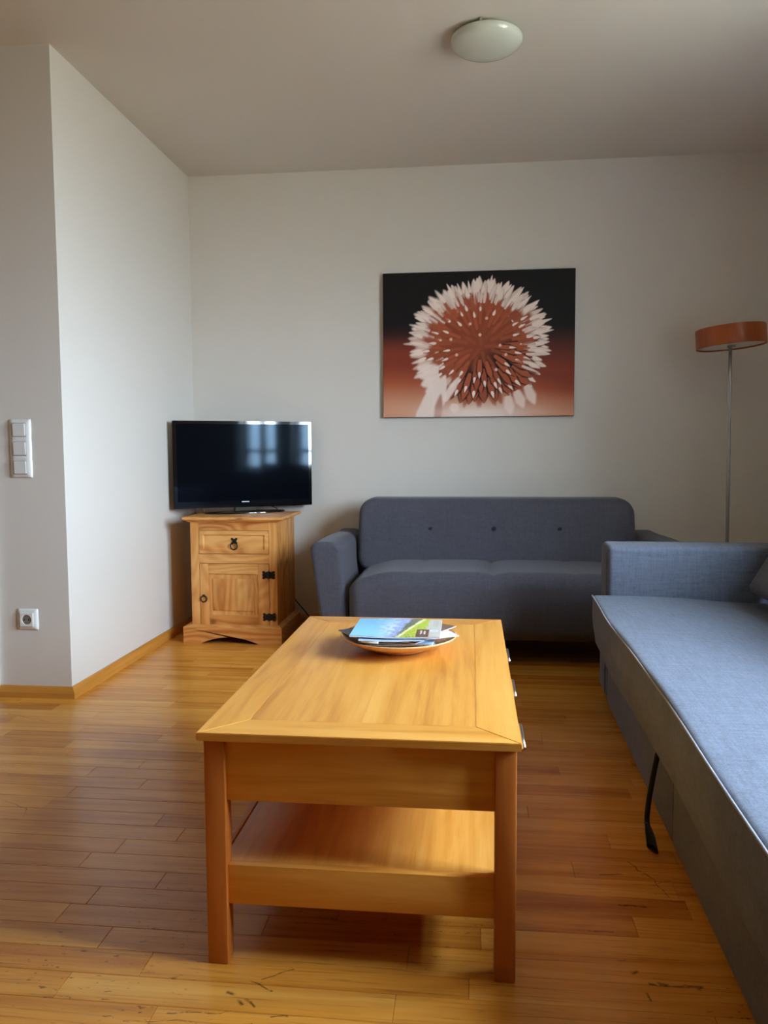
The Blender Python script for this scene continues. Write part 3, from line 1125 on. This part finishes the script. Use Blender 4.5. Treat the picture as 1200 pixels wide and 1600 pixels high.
bm = bmesh.new()
frustum(bm, (X(XL - .006), X(XR + .006), Y(FY - .006), Y(BYK)), (X(-1.514), X(-.987), Y(4.062), Y(BYK)), .646, .660)
bm_obj('moulding', bm, M['pine_x'], cab)
bm = bmesh.new()
frustum(bm, (X(-1.522), X(-.979), Y(4.054), Y(BYK + .01)), (X(-1.522), X(-.979), Y(4.054), Y(BYK + .01)), .660, .674)
bmesh.ops.bevel(bm, geom=bm.edges[:], offset=.003, segments=2, affect='EDGES')
bm_obj('top', bm, M['pine_x'], cab, True)
# plinth: arched front, side boards, chamfered upper edge
n = 20
ax0, ax1, ah = X(-1.434), X(-1.117), .036
px0, px1 = X(-1.528), X(-.993)
outline = [(px0, 0), (ax0, 0)]
for i in range(1, n):
    u = i / n
    outline.append((ax0 + (ax1 - ax0) * u, ah * math.sin(math.pi * u) ** .85))
outline += [(ax1, 0), (px1, 0), (px1, .088), (px0, .088)]
bm = bmesh.new()
fa = [bm.verts.new((x, Y(4.058), z)) for x, z in outline]
fb = [bm.verts.new((x, Y(4.078), z)) for x, z in outline]
N_ = len(outline)
f1 = bm.faces.new(fa)
f2 = bm.faces.new(fb[::-1])
for i in range(N_):
    bm.faces.new((fa[i], fb[i], fb[(i + 1) % N_], fa[(i + 1) % N_]))
bmesh.ops.triangulate(bm, faces=[f1, f2])
bm_obj('plinth_front', bm, M['pine_x'], cab)
bm = bmesh.new()
frustum(bm, (px0, px1, Y(4.058), Y(4.088)), (X(XL - .004), X(XR + .004), Y(4.084), Y(4.088)), .088, .098)
bm_obj('plinth_moulding', bm, M['pine_x'], cab)
box('plinth_side', px1 - .018, px1, Y(4.0785), Y(BYK + .01), 0, .088, M['pine_y'], cab, .0012)
box('plinth_side', px0, px0 + .018, Y(4.0785), Y(BYK + .01), 0, .088, M['pine_y'], cab, .0012)
bm = bmesh.new()
frustum(bm, (X(XR), px1, Y(4.0785), Y(BYK + .01)), (X(XR), X(XR + .004), Y(4.0785), Y(BYK + .01)), .088, .100)
bm_obj('plinth_moulding', bm, M['pine_y'], cab)


def framed_front(name, x0, x1, z0, z1, wst, mats, parent, raised=True):
    """frame-and-panel front; pieces are children of an empty-less main piece (the panel)"""
    yf = Y(FY)
    pn = box(name, x0 + wst * .6, x1 - wst * .6, yf + .006, yf + .018, z0 + wst * .6, z1 - wst * .6, mats[0], parent)
    L = Vector(pn.location)
    return pn, L


# drawer front with bevelled frame
dx0, dx1, dz0, dz1 = X(-1.4405), X(-1.0645), .479, .600
bm = bmesh.new()
yf = Y(FY) - .002
rings_ = [(0, yf + .016), (0, yf + .001), (.003, yf), (.020, yf), (.027, yf + .008), (.030, yf + .008)]
prev = None
for ins, yy in rings_:
    q = [bm.verts.new(p) for p in ((dx0 + ins, yy, dz0 + ins), (dx1 - ins, yy, dz0 + ins), (dx1 - ins, yy, dz1 - ins), (dx0 + ins, yy, dz1 - ins))]
    if prev:
        for i in range(4):
            bm.faces.new((prev[i], prev[(i + 1) % 4], q[(i + 1) % 4], q[i]))
    else:
        bm.faces.new(q[::-1])
    prev = q
bm.faces.new(prev)
drawer = bm_obj('drawer', bm, M['pine_x'], cab)

# ironwork
def quatrefoil(n=48, r=.011, k=.35, a0=math.pi / 4, sx=1.0, sz=1.0, lobes=4):
    return [((r * (1 + k * math.cos(lobes * (2 * math.pi * i / n - a0)))) * math.cos(2 * math.pi * i / n) * sx,
             (r * (1 + k * math.cos(lobes * (2 * math.pi * i / n - a0)))) * math.sin(2 * math.pi * i / n) * sz) for i in range(n)]


def plate(name, pts, cx, cz, y, th, mat, parent):
    bm = bmesh.new()
    a = [bm.verts.new((cx + p[0], y, cz + p[1])) for p in pts]
    b = [bm.verts.new((cx + p[0] * 1.0, y - th, cz + p[1] * 1.0)) for p in pts]
    c0 = bm.verts.new((cx, y - th * 1.5, cz))
    n = len(pts)
    for i in range(n):
        bm.faces.new((a[i], a[(i + 1) % n], b[(i + 1) % n], b[i]))
        bm.faces.new((b[i], b[(i + 1) % n], c0))
    return bm_obj(name, bm, mat, parent)


def torus(name, cx, cy, cz, R, r, mat, parent, tilt=0.0, n=36, k=10):
    V, Fc = [], []
    for i in range(n):
        a = 2 * math.pi * i / n
        for j in range(k):
            b = 2 * math.pi * j / k
            x = (R + r * math.cos(b)) * math.cos(a)
            z = (R + r * math.cos(b)) * math.sin(a)
            y = r * math.sin(b)
            y2 = y * math.cos(tilt) - z * math.sin(tilt)
            z2 = y * math.sin(tilt) + z * math.cos(tilt)
            V.append((cx + x, cy + y2, cz + z2))
    for i in range(n):
        for j in range(k):
            Fc.append((i * k + j, ((i + 1) % n) * k + j, ((i + 1) % n) * k + (j + 1) % k, i * k + (j + 1) % k))
    return mesh_obj(name, V, Fc, mat, parent, True)


plate('pull_plate', quatrefoil(r=.0165, k=.38), X(-1.2505), .545, yf + .008, .003, M['iron'], drawer)
torus('ring_pull', X(-1.2505), yf - .002, .519, .0185, .0032, M['iron'], drawer, tilt=.12)

# door
ox0, ox1, oz0, oz1 = X(-1.4405), X(-1.0645), .0925, .4245
door = box('door', ox0 + .040, ox1 - .050, Y(FY) + .006, Y(FY) + .016, oz0 + .045, oz1 - .045, M['pine_z'], cab)
DL = Vector(door.location)


def dpart(name, x0, x1, y0, y1, z0, z1, mat, bev=.0012):
    o = box(name, x0 - DL.x, x1 - DL.x, y0 - DL.y, y1 - DL.y, z0 - DL.z, z1 - DL.z, mat, door, bev)
    return o


dpart('door_stile', ox0, ox0 + .0485, Y(FY) - .002, Y(FY) + .018, oz0, oz1, M['pine_z'])
dpart('door_stile', ox1 - .058, ox1, Y(FY) - .002, Y(FY) + .018, oz0, oz1, M['pine_z'])
dpart('door_rail', ox0 + .0485, ox1 - .058, Y(FY) - .0015, Y(FY) + .018, oz1 - .054, oz1, M['pine_x'])
dpart('door_rail', ox0 + .0485, ox1 - .058, Y(FY) - .0015, Y(FY) + .018, oz0, oz0 + .056, M['pine_x'])
# raised field, two glued boards
fx0, fx1, fz0, fz1 = ox0 + .0485 + .022, ox1 - .058 - .024, oz0 + .056 + .024, oz1 - .054 - .026
fm = fx0 + (fx1 - fx0) * .60
for a, b in ((fx0, fm - .0002), (fm + .0002, fx1)):
    dpart('door_board', a, b, Y(FY) + .0005, Y(FY) + .0058, fz0, fz1, M['pine_z'], .0016)
torus('ring_handle', X(-1.4195) - DL.x, Y(FY) - .007 - DL.y, .236 - DL.z, .0165, .0030, M['iron'], door)
plate('handle_boss', quatrefoil(16, .006, .1), X(-1.4195) - DL.x, .254 - DL.z, Y(FY) - .002 - DL.y, .006, M['iron'], door)
for hz in (.367, .1425):
    pts = []
    for (px_, pz_) in ((0, .020), (.012, .017), (.016, .012), (.022, .021), (.031, .021), (.035, .015), (.030, .009), (.034, .004), (.034, -.004), (.030, -.009), (.035, -.015), (.031, -.021), (.022, -.021), (.016, -.012), (.012, -.017), (0, -.020)):
        pts.append((px_, pz_))
    full = pts + [(-a, b) for a, b in pts[::-1][1:-1]]
    plate('hinge', full, X(-1.0655) - DL.x, hz - DL.z, Y(FY) - .002 - DL.y, .0025, M['iron'], door)
    tube('hinge_pin', [(X(-1.0655) - DL.x, Y(FY) - .0055 - DL.y, hz - .021 - DL.z), (X(-1.0655) - DL.x, Y(FY) - .0055 - DL.y, hz + .021 - DL.z)], .0034, M['iron'], door, 10, res=2)

# ================================================================== TELEVISION
TVA = math.radians(29.3)
tv = tag(empty('television', (-1.276, 4.394, .675), TVA), 'black flat screen television on a glossy stand on top of the pine cabinet', 'television')
TW, TB, TT_ = .392, .031, .511      # half width, bottom, top (above the cabinet top)
bm = bmesh.new()
bm_box(bm, -TW, TW, -.014, .020, TB, TT_)
bmesh.ops.bevel(bm, geom=bm.edges[:], offset=.003, segments=2, affect='EDGES')
bm_obj('housing', bm, M['black_gloss'], tv, True)
bm = bmesh.new()
frustum(bm, (-.30, .30, .020, .021), (-.30, .30, .020, .021), .08, .44)
v, fs2 = bm_box(bm, -.28, .28, .020, .052, .09, .42)
bm_obj('rear_cover', bm, M['black_matt'], tv)
box('screen', -TW + .019, TW - .019, -.0150, -.0135, TB + .036, TT_ - .017, M['screen'], tv)
# slim proud bezel edges
bm = bmesh.new()
for a in ((-TW + .001, TW - .001, -.0165, -.0142, TT_ - .017, TT_ - .001), (-TW + .001, TW - .001, -.0165, -.0142, TB + .001, TB + .036),
          (-TW + .001, -TW + .019, -.0165, -.0142, TB + .036, TT_ - .017), (TW - .019, TW - .001, -.0165, -.0142, TB + .036, TT_ - .017)):
    bm_box(bm, *a)
bm_obj('bezel', bm, M['black_gloss'], tv)
# maker's mark: only a tiny unreadable row of silver letters can be made out
bm = bmesh.new()
lx = -.020
for w_ in (.005, .004, .0045, .004, .0045, .004, .0045, .004):
    bm_box(bm, lx, lx + w_ * .86, -.0175, -.0165, TB + .0275, TB + .0325)
    lx += w_ + .0010
bm_obj('badge', bm, M['logo'], tv)
# neck and oval glass base
bm = bmesh.new()
frustum(bm, (-.060, .060, -.020, .030), (-.045, .045, -.005, .030), .010, .06)
bm_obj('neck', bm, M['black_gloss'], tv)
pts = [(.228 * (abs(math.cos(a)) ** .75) * (1 if math.cos(a) >= 0 else -1), .098 * (abs(math.sin(a)) ** .75) * (1 if math.sin(a) >= 0 else -1)) for a in [2 * math.pi * i / 64 for i in range(64)]]
bm = bmesh.new()
rows = [(1.0, 0.0), (1.0, .006), (.985, .008), (.5, .011), (.25, .012)]
prev = None
for s_, z_ in rows:
    q = [bm.verts.new((p[0] * s_, p[1] * s_, z_)) for p in pts]
    if prev:
        for i in range(64):
            bm.faces.new((prev[i], prev[(i + 1) % 64], q[(i + 1) % 64], q[i]))
    else:
        bm.faces.new(q[::-1])
    prev = q
bm.faces.new(prev)
bm_obj('stand_base', bm, M['black_gloss'], tv, True)

tag(tube('aerial_cable', [(-1.500, 4.37, .742), (-1.512, 4.385, .710), (-1.518, 4.40, .6765)], .0022, M['white_cable'], n=8),
    'thin white aerial cable hanging behind the left end of the television', 'cable')
tag(tube('video_cable', [(-1.160, 4.535, .703), (-1.128, 4.552, .683), (-1.108, 4.560, .655), (-1.10, 4.560, .56)], .0028, M['cable'], n=8),
    'short black cable dropping behind the cabinet top at the right end of the television', 'cable')
tag(tube('power_cable', [(-1.05, 4.56, .20), (-1.027, 4.555, .146), (-.967, 4.50, .100), (-.905, 4.43, .055), (-.84, 4.36, .012), (-.72, 4.30, .006)], .0036, M['cable'], n=8),
    'black power cable sagging to the floor between the pine cabinet and the charcoal sofa', 'cable')

# ================================================================== CANVAS PRINT
PX0, PX1, PZ0, PZ1 = -.511, .566, 1.2075, 2.0225
pic = tag(empty('canvas_print', ((PX0 + PX1) / 2, YB, (PZ0 + PZ1) / 2)), 'large canvas of a spiky thistle globe in rust and cream tones above the sofa', 'picture')
pw, ph = (PX1 - PX0), (PZ1 - PZ0)
bm = bmesh.new()
bm_box(bm, -pw / 2, pw / 2, -.028, -.001, -ph / 2, ph / 2)
bmesh.ops.bevel(bm, geom=bm.edges[:], offset=.002, segments=2, affect='EDGES')
bm_obj('stretcher', bm, M['canvas_side'], pic, True)

# the print itself, painted as flat colours (coordinates: 1200 x 900 over the canvas, y down)
GW, GH = 420, 318
gx, gy = np.meshgrid(np.linspace(0, 1125, GW), np.linspace(0, 835, GH))
K = 1125 / GW
rs = np.random.RandomState(5)
u = gx / 1125
hor = 330 + 40 * np.sin(u * 3.0) * 0 + (u > .5) * 0
start = 325 + 15 * np.cos(u * 3)
pic_img = np.zeros((GH, GW, 3)) + lin(14, 9, 9)
pic_img = blend(pic_img, smooth01(290, 400, gy - 20 * (u - .3)), lin(58, 26, 24))
pic_img = blend(pic_img, smooth01(340, 470 + 130 * smooth01(.4, 1, u), gy), lin(138, 56, 34))
pic_img = blend(pic_img, smooth01(520, 680, gy - 90 * smooth01(.5, 1, u)), lin(180, 92, 58))
pic_img = blend(pic_img, smooth01(620, 790, gy - 60 * smooth01(.5, 1, u)), lin(214, 152, 118))
pic_img = blend(pic_img, .75 * np.exp(-(((gx - 560) / 290) ** 2 + ((gy - 830) / 75) ** 2)), lin(246, 226, 210))

cream, cream2, rust, rust2, dark = lin(252, 230, 216), lin(226, 188, 168), lin(170, 84, 50), lin(146, 66, 38), lin(18, 8, 7)


def petal(im, x0, y0, x1, y1, w, col, tip=None, soft_=3.0, shape=.55, alpha=1.0, tipfrom=.7):
    """leaf shaped stroke: base (x0,y0), tip (x1,y1), half width w at 'shape' along"""
    pad = w + soft_ + 4
    ix0, ix1 = int(max((min(x0, x1) - pad) / K, 0)), int(min((max(x0, x1) + pad) / K + 1, GW))
    iy0, iy1 = int(max((min(y0, y1) - pad) / K, 0)), int(min((max(y0, y1) + pad) / K + 1, GH))
    if ix1 <= ix0 or iy1 <= iy0:
        return
    X_, Y_ = gx[iy0:iy1, ix0:ix1], gy[iy0:iy1, ix0:ix1]
    dx, dy = x1 - x0, y1 - y0
    L = math.hypot(dx, dy) + 1e-6
    a = ((X_ - x0) * dx + (Y_ - y0) * dy) / L / L
    d = np.abs((X_ - x0) * dy - (Y_ - y0) * dx) / L
    ac = np.clip(a, 0, 1)
    wid = np.where(ac < shape, w * (.55 + .45 * np.sqrt(np.clip(ac / shape, 0, 1))), w * np.clip((1 - ac) / (1 - shape), 0, 1) ** .72)
    inside = np.clip((wid - d) / soft_ + .5, 0, 1) * (a > -.02) * np.clip((1 - a) * L / soft_ + .5, 0, 1)
    sub = im[iy0:iy1, ix0:ix1]
    c_ = np.zeros(sub.shape) + np.asarray(col)
    if tip is not None:
        tm = smooth01(tipfrom, min(tipfrom + .25, 1), a)[..., None]
        c_ = c_ * (1 - tm) + np.asarray(tip) * tm
    mk = (inside * alpha)[..., None]
    im[iy0:iy1, ix0:ix1] = sub * (1 - mk) + c_ * mk


CXP, CYP = 566, 408      # centre of the globe on the canvas
RX, RY = 428, 372
# stem
petal(pic_img, 252, 860, 352, 545, 52, lin(240, 216, 200), soft_=16, shape=.35)
petal(pic_img, 215, 900, 300, 640, 44, lin(242, 220, 205), soft_=14, shape=.3)
petal(pic_img, 305, 850, 320, 680, 18, lin(176, 88, 54), soft_=14, alpha=.8)
# dark and rust body of the globe
rr2 = np.hypot((gx - CXP) / (RX * .80), (gy - CYP) / (RY * .84))
body = smooth01(1.04, .93, rr2)
bodycol = np.zeros(pic_img.shape) + rust2
bodycol = blend(bodycol, smooth01(20, 170, (gx - CXP) * .5 + (gy - CYP) * .9), dark)
keep = 1 - .8 * np.exp(-(((gx - 235) / 150) ** 2 + ((gy - 640) / 130) ** 2))
pic_img = blend(pic_img, body * keep, bodycol)
# spikes over the sphere, outer ones first
NSP = 215
for i in range(NSP):
    z = (i + .5) / NSP            # 0 rim .. 1 centre
    ph_ = i * 2.399963 + rs.uniform(-.07, .07)
    r = math.sqrt(1 - z * z)
    cx2, sy2 = math.cos(ph_), math.sin(ph_)
    tip_r = min(1.0, .16 + .86 * r) * (1 + rs.uniform(-.03, .03))
    if r > .965:
        tip_r = 1.0 + rs.uniform(-.06, .04)
    base_r = max(tip_r - (.20 + .14 * r) - rs.uniform(0, .03), .02)
    ox, oy = CXP + 20 * (1 - r), CYP + 30 * (1 - r)
    x0, y0_ = ox + RX * base_r * cx2, oy + RY * base_r * sy2
    x1, y1_ = ox + RX * tip_r * cx2, oy + RY * tip_r * sy2
    lowr = .35 * cx2 + .94 * sy2                       # towards the lower right
    dk = lowr > .25 and not (cx2 < -.5)
    upper = sy2 < -.1
    left = cx2 < -.5
    w = 17 + 11 * r + rs.uniform(-4, 4)
    if r > .965:
        if sy2 > .70 and abs(cx2) < .75:
            petal(pic_img, x0, y0_, x1, y1_, w * .75, rust * rs.uniform(.85, 1.15), soft_=14, alpha=.85)
        else:
            petal(pic_img, x0 - 20 * cx2, y0_ - 20 * sy2, x1 + 3 * cx2, y1_ + 3 * sy2, w * (1.02 if upper else .9), lin(176, 132, 108) * rs.uniform(.8, 1.1), soft_=6 + 8 * left, alpha=.8)
            petal(pic_img, x0 - 20 * cx2, y0_ - 20 * sy2, x1, y1_, w * (.86 if upper else .74), cream * rs.uniform(.82, 1.04), soft_=5 + 8 * left)
            if upper:
                off = rs.uniform(-.06, .06)
                petal(pic_img, x0, y0_, ox + RX * (tip_r - .03) * math.cos(ph_ + off), oy + RY * (tip_r - .03) * math.sin(ph_ + off), w * .5, cream, soft_=5)
    elif r > .86:
        if upper or (cx2 > .55 and sy2 < .5):
            petal(pic_img, x0, y0_, x1, y1_, w * .80, lin(150, 84, 56), soft_=7, alpha=.75)
            petal(pic_img, x0, y0_, x1, y1_, w * .60, rust, cream * rs.uniform(.85, 1.0), soft_=6, tipfrom=rs.uniform(.1, .4), alpha=.97)
        elif left:
            petal(pic_img, x0, y0_, x1, y1_, w * .62, rust, cream2, soft_=14, tipfrom=.2)
        else:
            petal(pic_img, x0, y0_, x1, y1_, w * 1.0, dark, soft_=7, shape=.65, alpha=.9)
            petal(pic_img, x0, y0_, x1, y1_, w * .74, rust * rs.uniform(.8, 1.1), cream2 if rs.rand() < .3 else rust, soft_=5, shape=.6, tipfrom=.8)
    elif r > .72 and upper:
        petal(pic_img, x0, y0_, x1, y1_, w * .72, rust2, soft_=7, alpha=.8)
        petal(pic_img, x0, y0_, x1, y1_, w * .52, rust * rs.uniform(.9, 1.15), cream2, soft_=6, tipfrom=rs.uniform(.5, .8), alpha=.95)
    elif r > .36:
        if dk:
            petal(pic_img, x0, y0_, x1, y1_, w * .98, dark, soft_=6, shape=.65, alpha=.95)
            petal(pic_img, x0, y0_, x1, y1_, w * .66, rust * rs.uniform(.88, 1.15), soft_=4, shape=.6)
        else:
            petal(pic_img, x0, y0_, x1, y1_, w * .62, rust2 * .9, soft_=10, shape=.62, alpha=.7)
            petal(pic_img, x0, y0_, x1, y1_, w * .48, rust * rs.uniform(.88, 1.15), soft_=9, shape=.6)
        if rs.rand() < .7:
            k_ = .66
            petal(pic_img, x0 + (x1 - x0) * k_, y0_ + (y1_ - y0_) * k_, x1, y1_, w * .32, cream, soft_=5, shape=.35)
    else:
        petal(pic_img, x0, y0_, x1, y1_, w * .55, rust * rs.uniform(.78, .95), soft_=14, alpha=.8)
        if rs.rand() < .5:
            petal(pic_img, x1 - 18 * cx2, y1_ - 18 * sy2, x1, y1_, 9, cream2, soft_=5)
for i in range(90):
    a_ = rs.uniform(0, 2 * math.pi)
    c2, s2_ = math.cos(a_), math.sin(a_)
    if s2_ > .5 or (c2 < -.3 and s2_ > .25):
        continue
    lft = c2 < -.5
    k0 = rs.uniform(.50, .62)
    k1 = k0 + rs.uniform(.14, .24)
    petal(pic_img, CXP + RX * k0 * c2, CYP + 15 + RY * k0 * s2_, CXP + RX * k1 * c2, CYP + RY * k1 * s2_, rs.uniform(7, 12), rust * rs.uniform(.9, 1.2), soft_=5 + 5 * lft, alpha=.85, shape=.3)
    a2 = a_ + rs.uniform(.02, .09)
    c2, s2_ = math.cos(a2), math.sin(a2)
    k0 = rs.uniform(.62, .72)
    k1 = k0 + rs.uniform(.16, .26)
    petal(pic_img, CXP + RX * k0 * c2, CYP + 10 + RY * k0 * s2_, CXP + RX * k1 * c2, CYP + RY * k1 * s2_, rs.uniform(6, 10), cream * rs.uniform(.8, 1), soft_=5 + 6 * lft, alpha=.85, shape=.4)
for i in range(40):
    a_ = 2 * math.pi * i / 40 + rs.uniform(-.03, .03)
    c2, s2_ = math.cos(a_), math.sin(a_)
    if s2_ > .55:
        continue
    k1 = rs.uniform(.90, 1.06)
    petal(pic_img, CXP + RX * .78 * c2, CYP + RY * .78 * s2_, CXP + RX * k1 * c2, CYP + RY * k1 * s2_, rs.uniform(9, 15), cream, soft_=5 + 7 * (c2 < -.5), alpha=.95, shape=.3)
# soft cream glow over the lower left rim, stem in front, glow under the globe
for (ax_, ay_, bx_, by_, w_) in ((330, 560, 200, 545, 34), (330, 590, 210, 600, 32), (340, 620, 225, 650, 34), (350, 650, 250, 690, 30)):
    petal(pic_img, ax_, ay_, bx_, by_, w_, cream * .97, soft_=20, alpha=.9)
petal(pic_img, 262, 880, 372, 590, 56, lin(244, 224, 210), soft_=12, shape=.55)
petal(pic_img, 215, 900, 290, 690, 40, lin(242, 220, 205), soft_=12, shape=.4)
petal(pic_img, 318, 870, 345, 700, 24, lin(176, 88, 54), soft_=16, alpha=.75)
petal(pic_img, 366, 740, 455, 600, 22, cream, soft_=10, alpha=.9)
pic_img = blend(pic_img, .85 * np.exp(-(((gx - 560) / 230) ** 2 + ((gy - 815) / 34) ** 2)), lin(246, 228, 214))
for k_, (ax_, ay_, bx_, by_) in enumerate(((790, 690, 835, 790), (740, 720, 760, 830), (850, 660, 900, 770), (430, 760, 420, 815))):
    petal(pic_img, ax_, ay_, bx_, by_, 30, cream, soft_=16, alpha=.8)
pic_img = np.clip(pic_img, 0, 1)[::-1]
print_panel('print', pic_img, (-pw / 2 + .0015, -.0286, -ph / 2 + .0015), (pw - .003, 0, 0), (0, 0, ph - .003), M['print'], pic)

# ================================================================== FLOOR LAMP
lamp = tag(empty('floor_lamp', (1.322, 4.30, 0)), 'slim steel floor lamp with tilted flat round cherry wood shade behind the sofa bed', 'lamp')
lathe('base', [(0, 0), (.135, 0), (.138, .004), (.135, .012), (.03, .018), (.012, .026), (0, .026)], M['pole'], lamp, 48)
tube('pole', [(0, 0, .02), (-.006, 0, .542), (-.0165, 0, 1.545)], .0088, M['pole'], lamp, 16, res=4)
TILT = math.radians(-4.2)
sh_root = lathe('shade', [(.166, -.048), (.168, -.046), (.168, .047), (.166, .049), (.163, .047), (.163, -.046)], M['shade'], lamp, 80, closed=True)
sh_root.location = (-.0160, 0, 1.584)
sh_root.rotation_euler = (math.radians(-1), TILT, 0)
tag(lathe('diffuser', [(0, -.040), (.162, -.040), (.162, -.036), (0, -.036)], M['diffuser'], sh_root, 64), 'pale underside diffuser')
lathe('collar', [(0, -.052), (.016, -.052), (.020, -.048), (.020, -.040), (0, -.040)], M['pole'], sh_root, 24)

# ================================================================== CEILING LIGHT
cl = tag(empty('ceiling_light', (.048, 3.235, HC)), 'round frosted glass ceiling light, unlit', 'lamp')
lathe('mount', [(0, 0), (.095, 0), (.095, -.022), (0, -.022)], M['white_plastic'], cl, 48)
prof = [(.137, -.016), (.1385, -.020)]
for i in range(1, 15):
    a = math.pi / 2 * i / 14
    prof.append((.1385 * math.cos(a) ** .9 if i < 14 else .0005, -.022 - .050 * math.sin(a)))
dome = lathe('glass_shade', [(.110, -.010), (.132, -.012)] + prof, M['glass_dome'], cl, 72)
for a in (-100, 20, 140):
    bm = bmesh.new()
    c_, s_ = math.cos(math.radians(a)), math.sin(math.radians(a))
    bmesh.ops.create_cone(bm, cap_ends=True, segments=8, radius1=.006, radius2=.006, depth=.03, matrix=Matrix.Translation((.128 * c_, .128 * s_, -.013)))
    bm_obj('clip', bm, M['steel'], cl, True)

# ================================================================== SWITCHES AND SOCKET
sw = tag(empty('light_switch', (-1.8345, YF, 1.034)), 'white triple light switch on the grey-lit left wall face', 'switch')


def pillow_frame(name, w, h, th, mat, parent, waves=1, n=24):
    """rounded cover frame, its outline slightly waisted between gangs"""
    V, Fc = [], []
    nx, nz = 10, 10 * waves
    for i in range(nx + 1):
        for j in range(nz + 1):
            u, v_ = 2 * i / nx - 1, 2 * j / nz - 1
            ph_ = (j / nz * waves) % 1.0
            waist = 1 - .030 * (1 - math.sin(math.pi * ph_)) ** 2 if 0 < j < nz else .975
            d = max(abs(u) ** 6, abs(v_) ** (6 * waves))
            y = -th * (1 - .72 * d)
            V.append((u * w / 2 * waist, y, v_ * h / 2))
    n0 = len(V)
    for i in range(nx):
        for j in range(nz):
            a = i * (nz + 1) + j
            Fc.append((a, a + nz + 1, a + nz + 2, a + 1))
    ring = [i * (nz + 1) for i in range(nx + 1)] + [nx * (nz + 1) + j for j in range(1, nz + 1)] + [i * (nz + 1) + nz for i in range(nx - 1, -1, -1)] + [j for j in range(nz - 1, 0, -1)]
    for q in ring:
        V.append((V[q][0], 0, V[q][2]))
    for k in range(len(ring)):
        k2 = (k + 1) % len(ring)
        Fc.append((ring[k], n0 + k, n0 + k2, ring[k2]))
    return mesh_obj(name, V, Fc, mat, parent, True)


pillow_frame('frame', .094, .238, .010, M['white_plastic'], sw, 3)
for k in range(3):
    zc = (k - 1) * .0765
    bm = bmesh.new()
    bm_box(bm, -.0265, .0265, -.0155, -.006, zc - .0265, zc + .0265)
    for v in bm.verts:
        if v.co.y < -.01 and v.co.z < zc:
            v.co.y += .0022
    bmesh.ops.bevel(bm, geom=bm.edges[:], offset=.0016, segments=2, affect='EDGES')
    bm_obj('rocker', bm, M['white_plastic'], sw, True)
    bm = bmesh.new()
    bm_box(bm, -.0272, .0272, -.0105, -.006, zc - .0278, zc + .0278)
    bm_obj('rocker_gap', bm, M['socket_dark'], sw)

so = tag(empty('power_socket', (-1.8335, YF, .3275)), 'white wall power socket low on the left wall face', 'socket')
pillow_frame('frame', .092, .088, .010, M['white_plastic'], so, 1)
# insert plate with round recessed well
V, Fc = [], []
n = 40
sq = []
for i in range(n):
    a = 2 * math.pi * i / n
    c_, s_ = math.cos(a), math.sin(a)
    k = .0275 / max(abs(c_), abs(s_))
    sq.append((c_ * k, s_ * k))
lay = [[(x, -.008, z) for x, z in sq], [(x, -.0140, z) for x, z in sq],
       [(.0215 * math.cos(2 * math.pi * i / n), -.0140, .0215 * math.sin(2 * math.pi * i / n)) for i in range(n)],
       [(.0200 * math.cos(2 * math.pi * i / n), -.0130, .0200 * math.sin(2 * math.pi * i / n)) for i in range(n)],
       [(.0190 * math.cos(2 * math.pi * i / n), -.0102, .0190 * math.sin(2 * math.pi * i / n)) for i in range(n)]]
for L_ in lay:
    V += L_
for j in range(len(lay) - 1):
    for i in range(n):
        Fc.append((j * n + i, j * n + (i + 1) % n, (j + 1) * n + (i + 1) % n, (j + 1) * n + i))
Fc.append(tuple((len(lay) - 1) * n + i for i in range(n)))
mesh_obj('insert', V, Fc, M['white_plastic'], so)
lathe('well_shade', [(0, 0), (.0186, 0), (.0186, .0012), (0, .0012)], M['socket_grey'], so, 32, loc=(0, -.0102, 0)).rotation_euler = (math.radians(90), 0, 0)  # grey disc: the recess shade put in as colour, real plastic there is white
for s_ in (-1, 1):
    bm = bmesh.new()
    bmesh.ops.create_cone(bm, cap_ends=True, segments=12, radius1=.0030, radius2=.0030, depth=.002, matrix=Matrix.Translation((s_ * .0095, -.0112, 0)) @ Matrix.Rotation(math.pi / 2, 4, 'X'))
    bm_obj('pin_hole', bm, M['socket_dark'], so)
    box('earth_clip', -.003, .003, -.0135, -.0110, s_ * .0175 - .0015, s_ * .0175 + .0015, M['steel'], so)
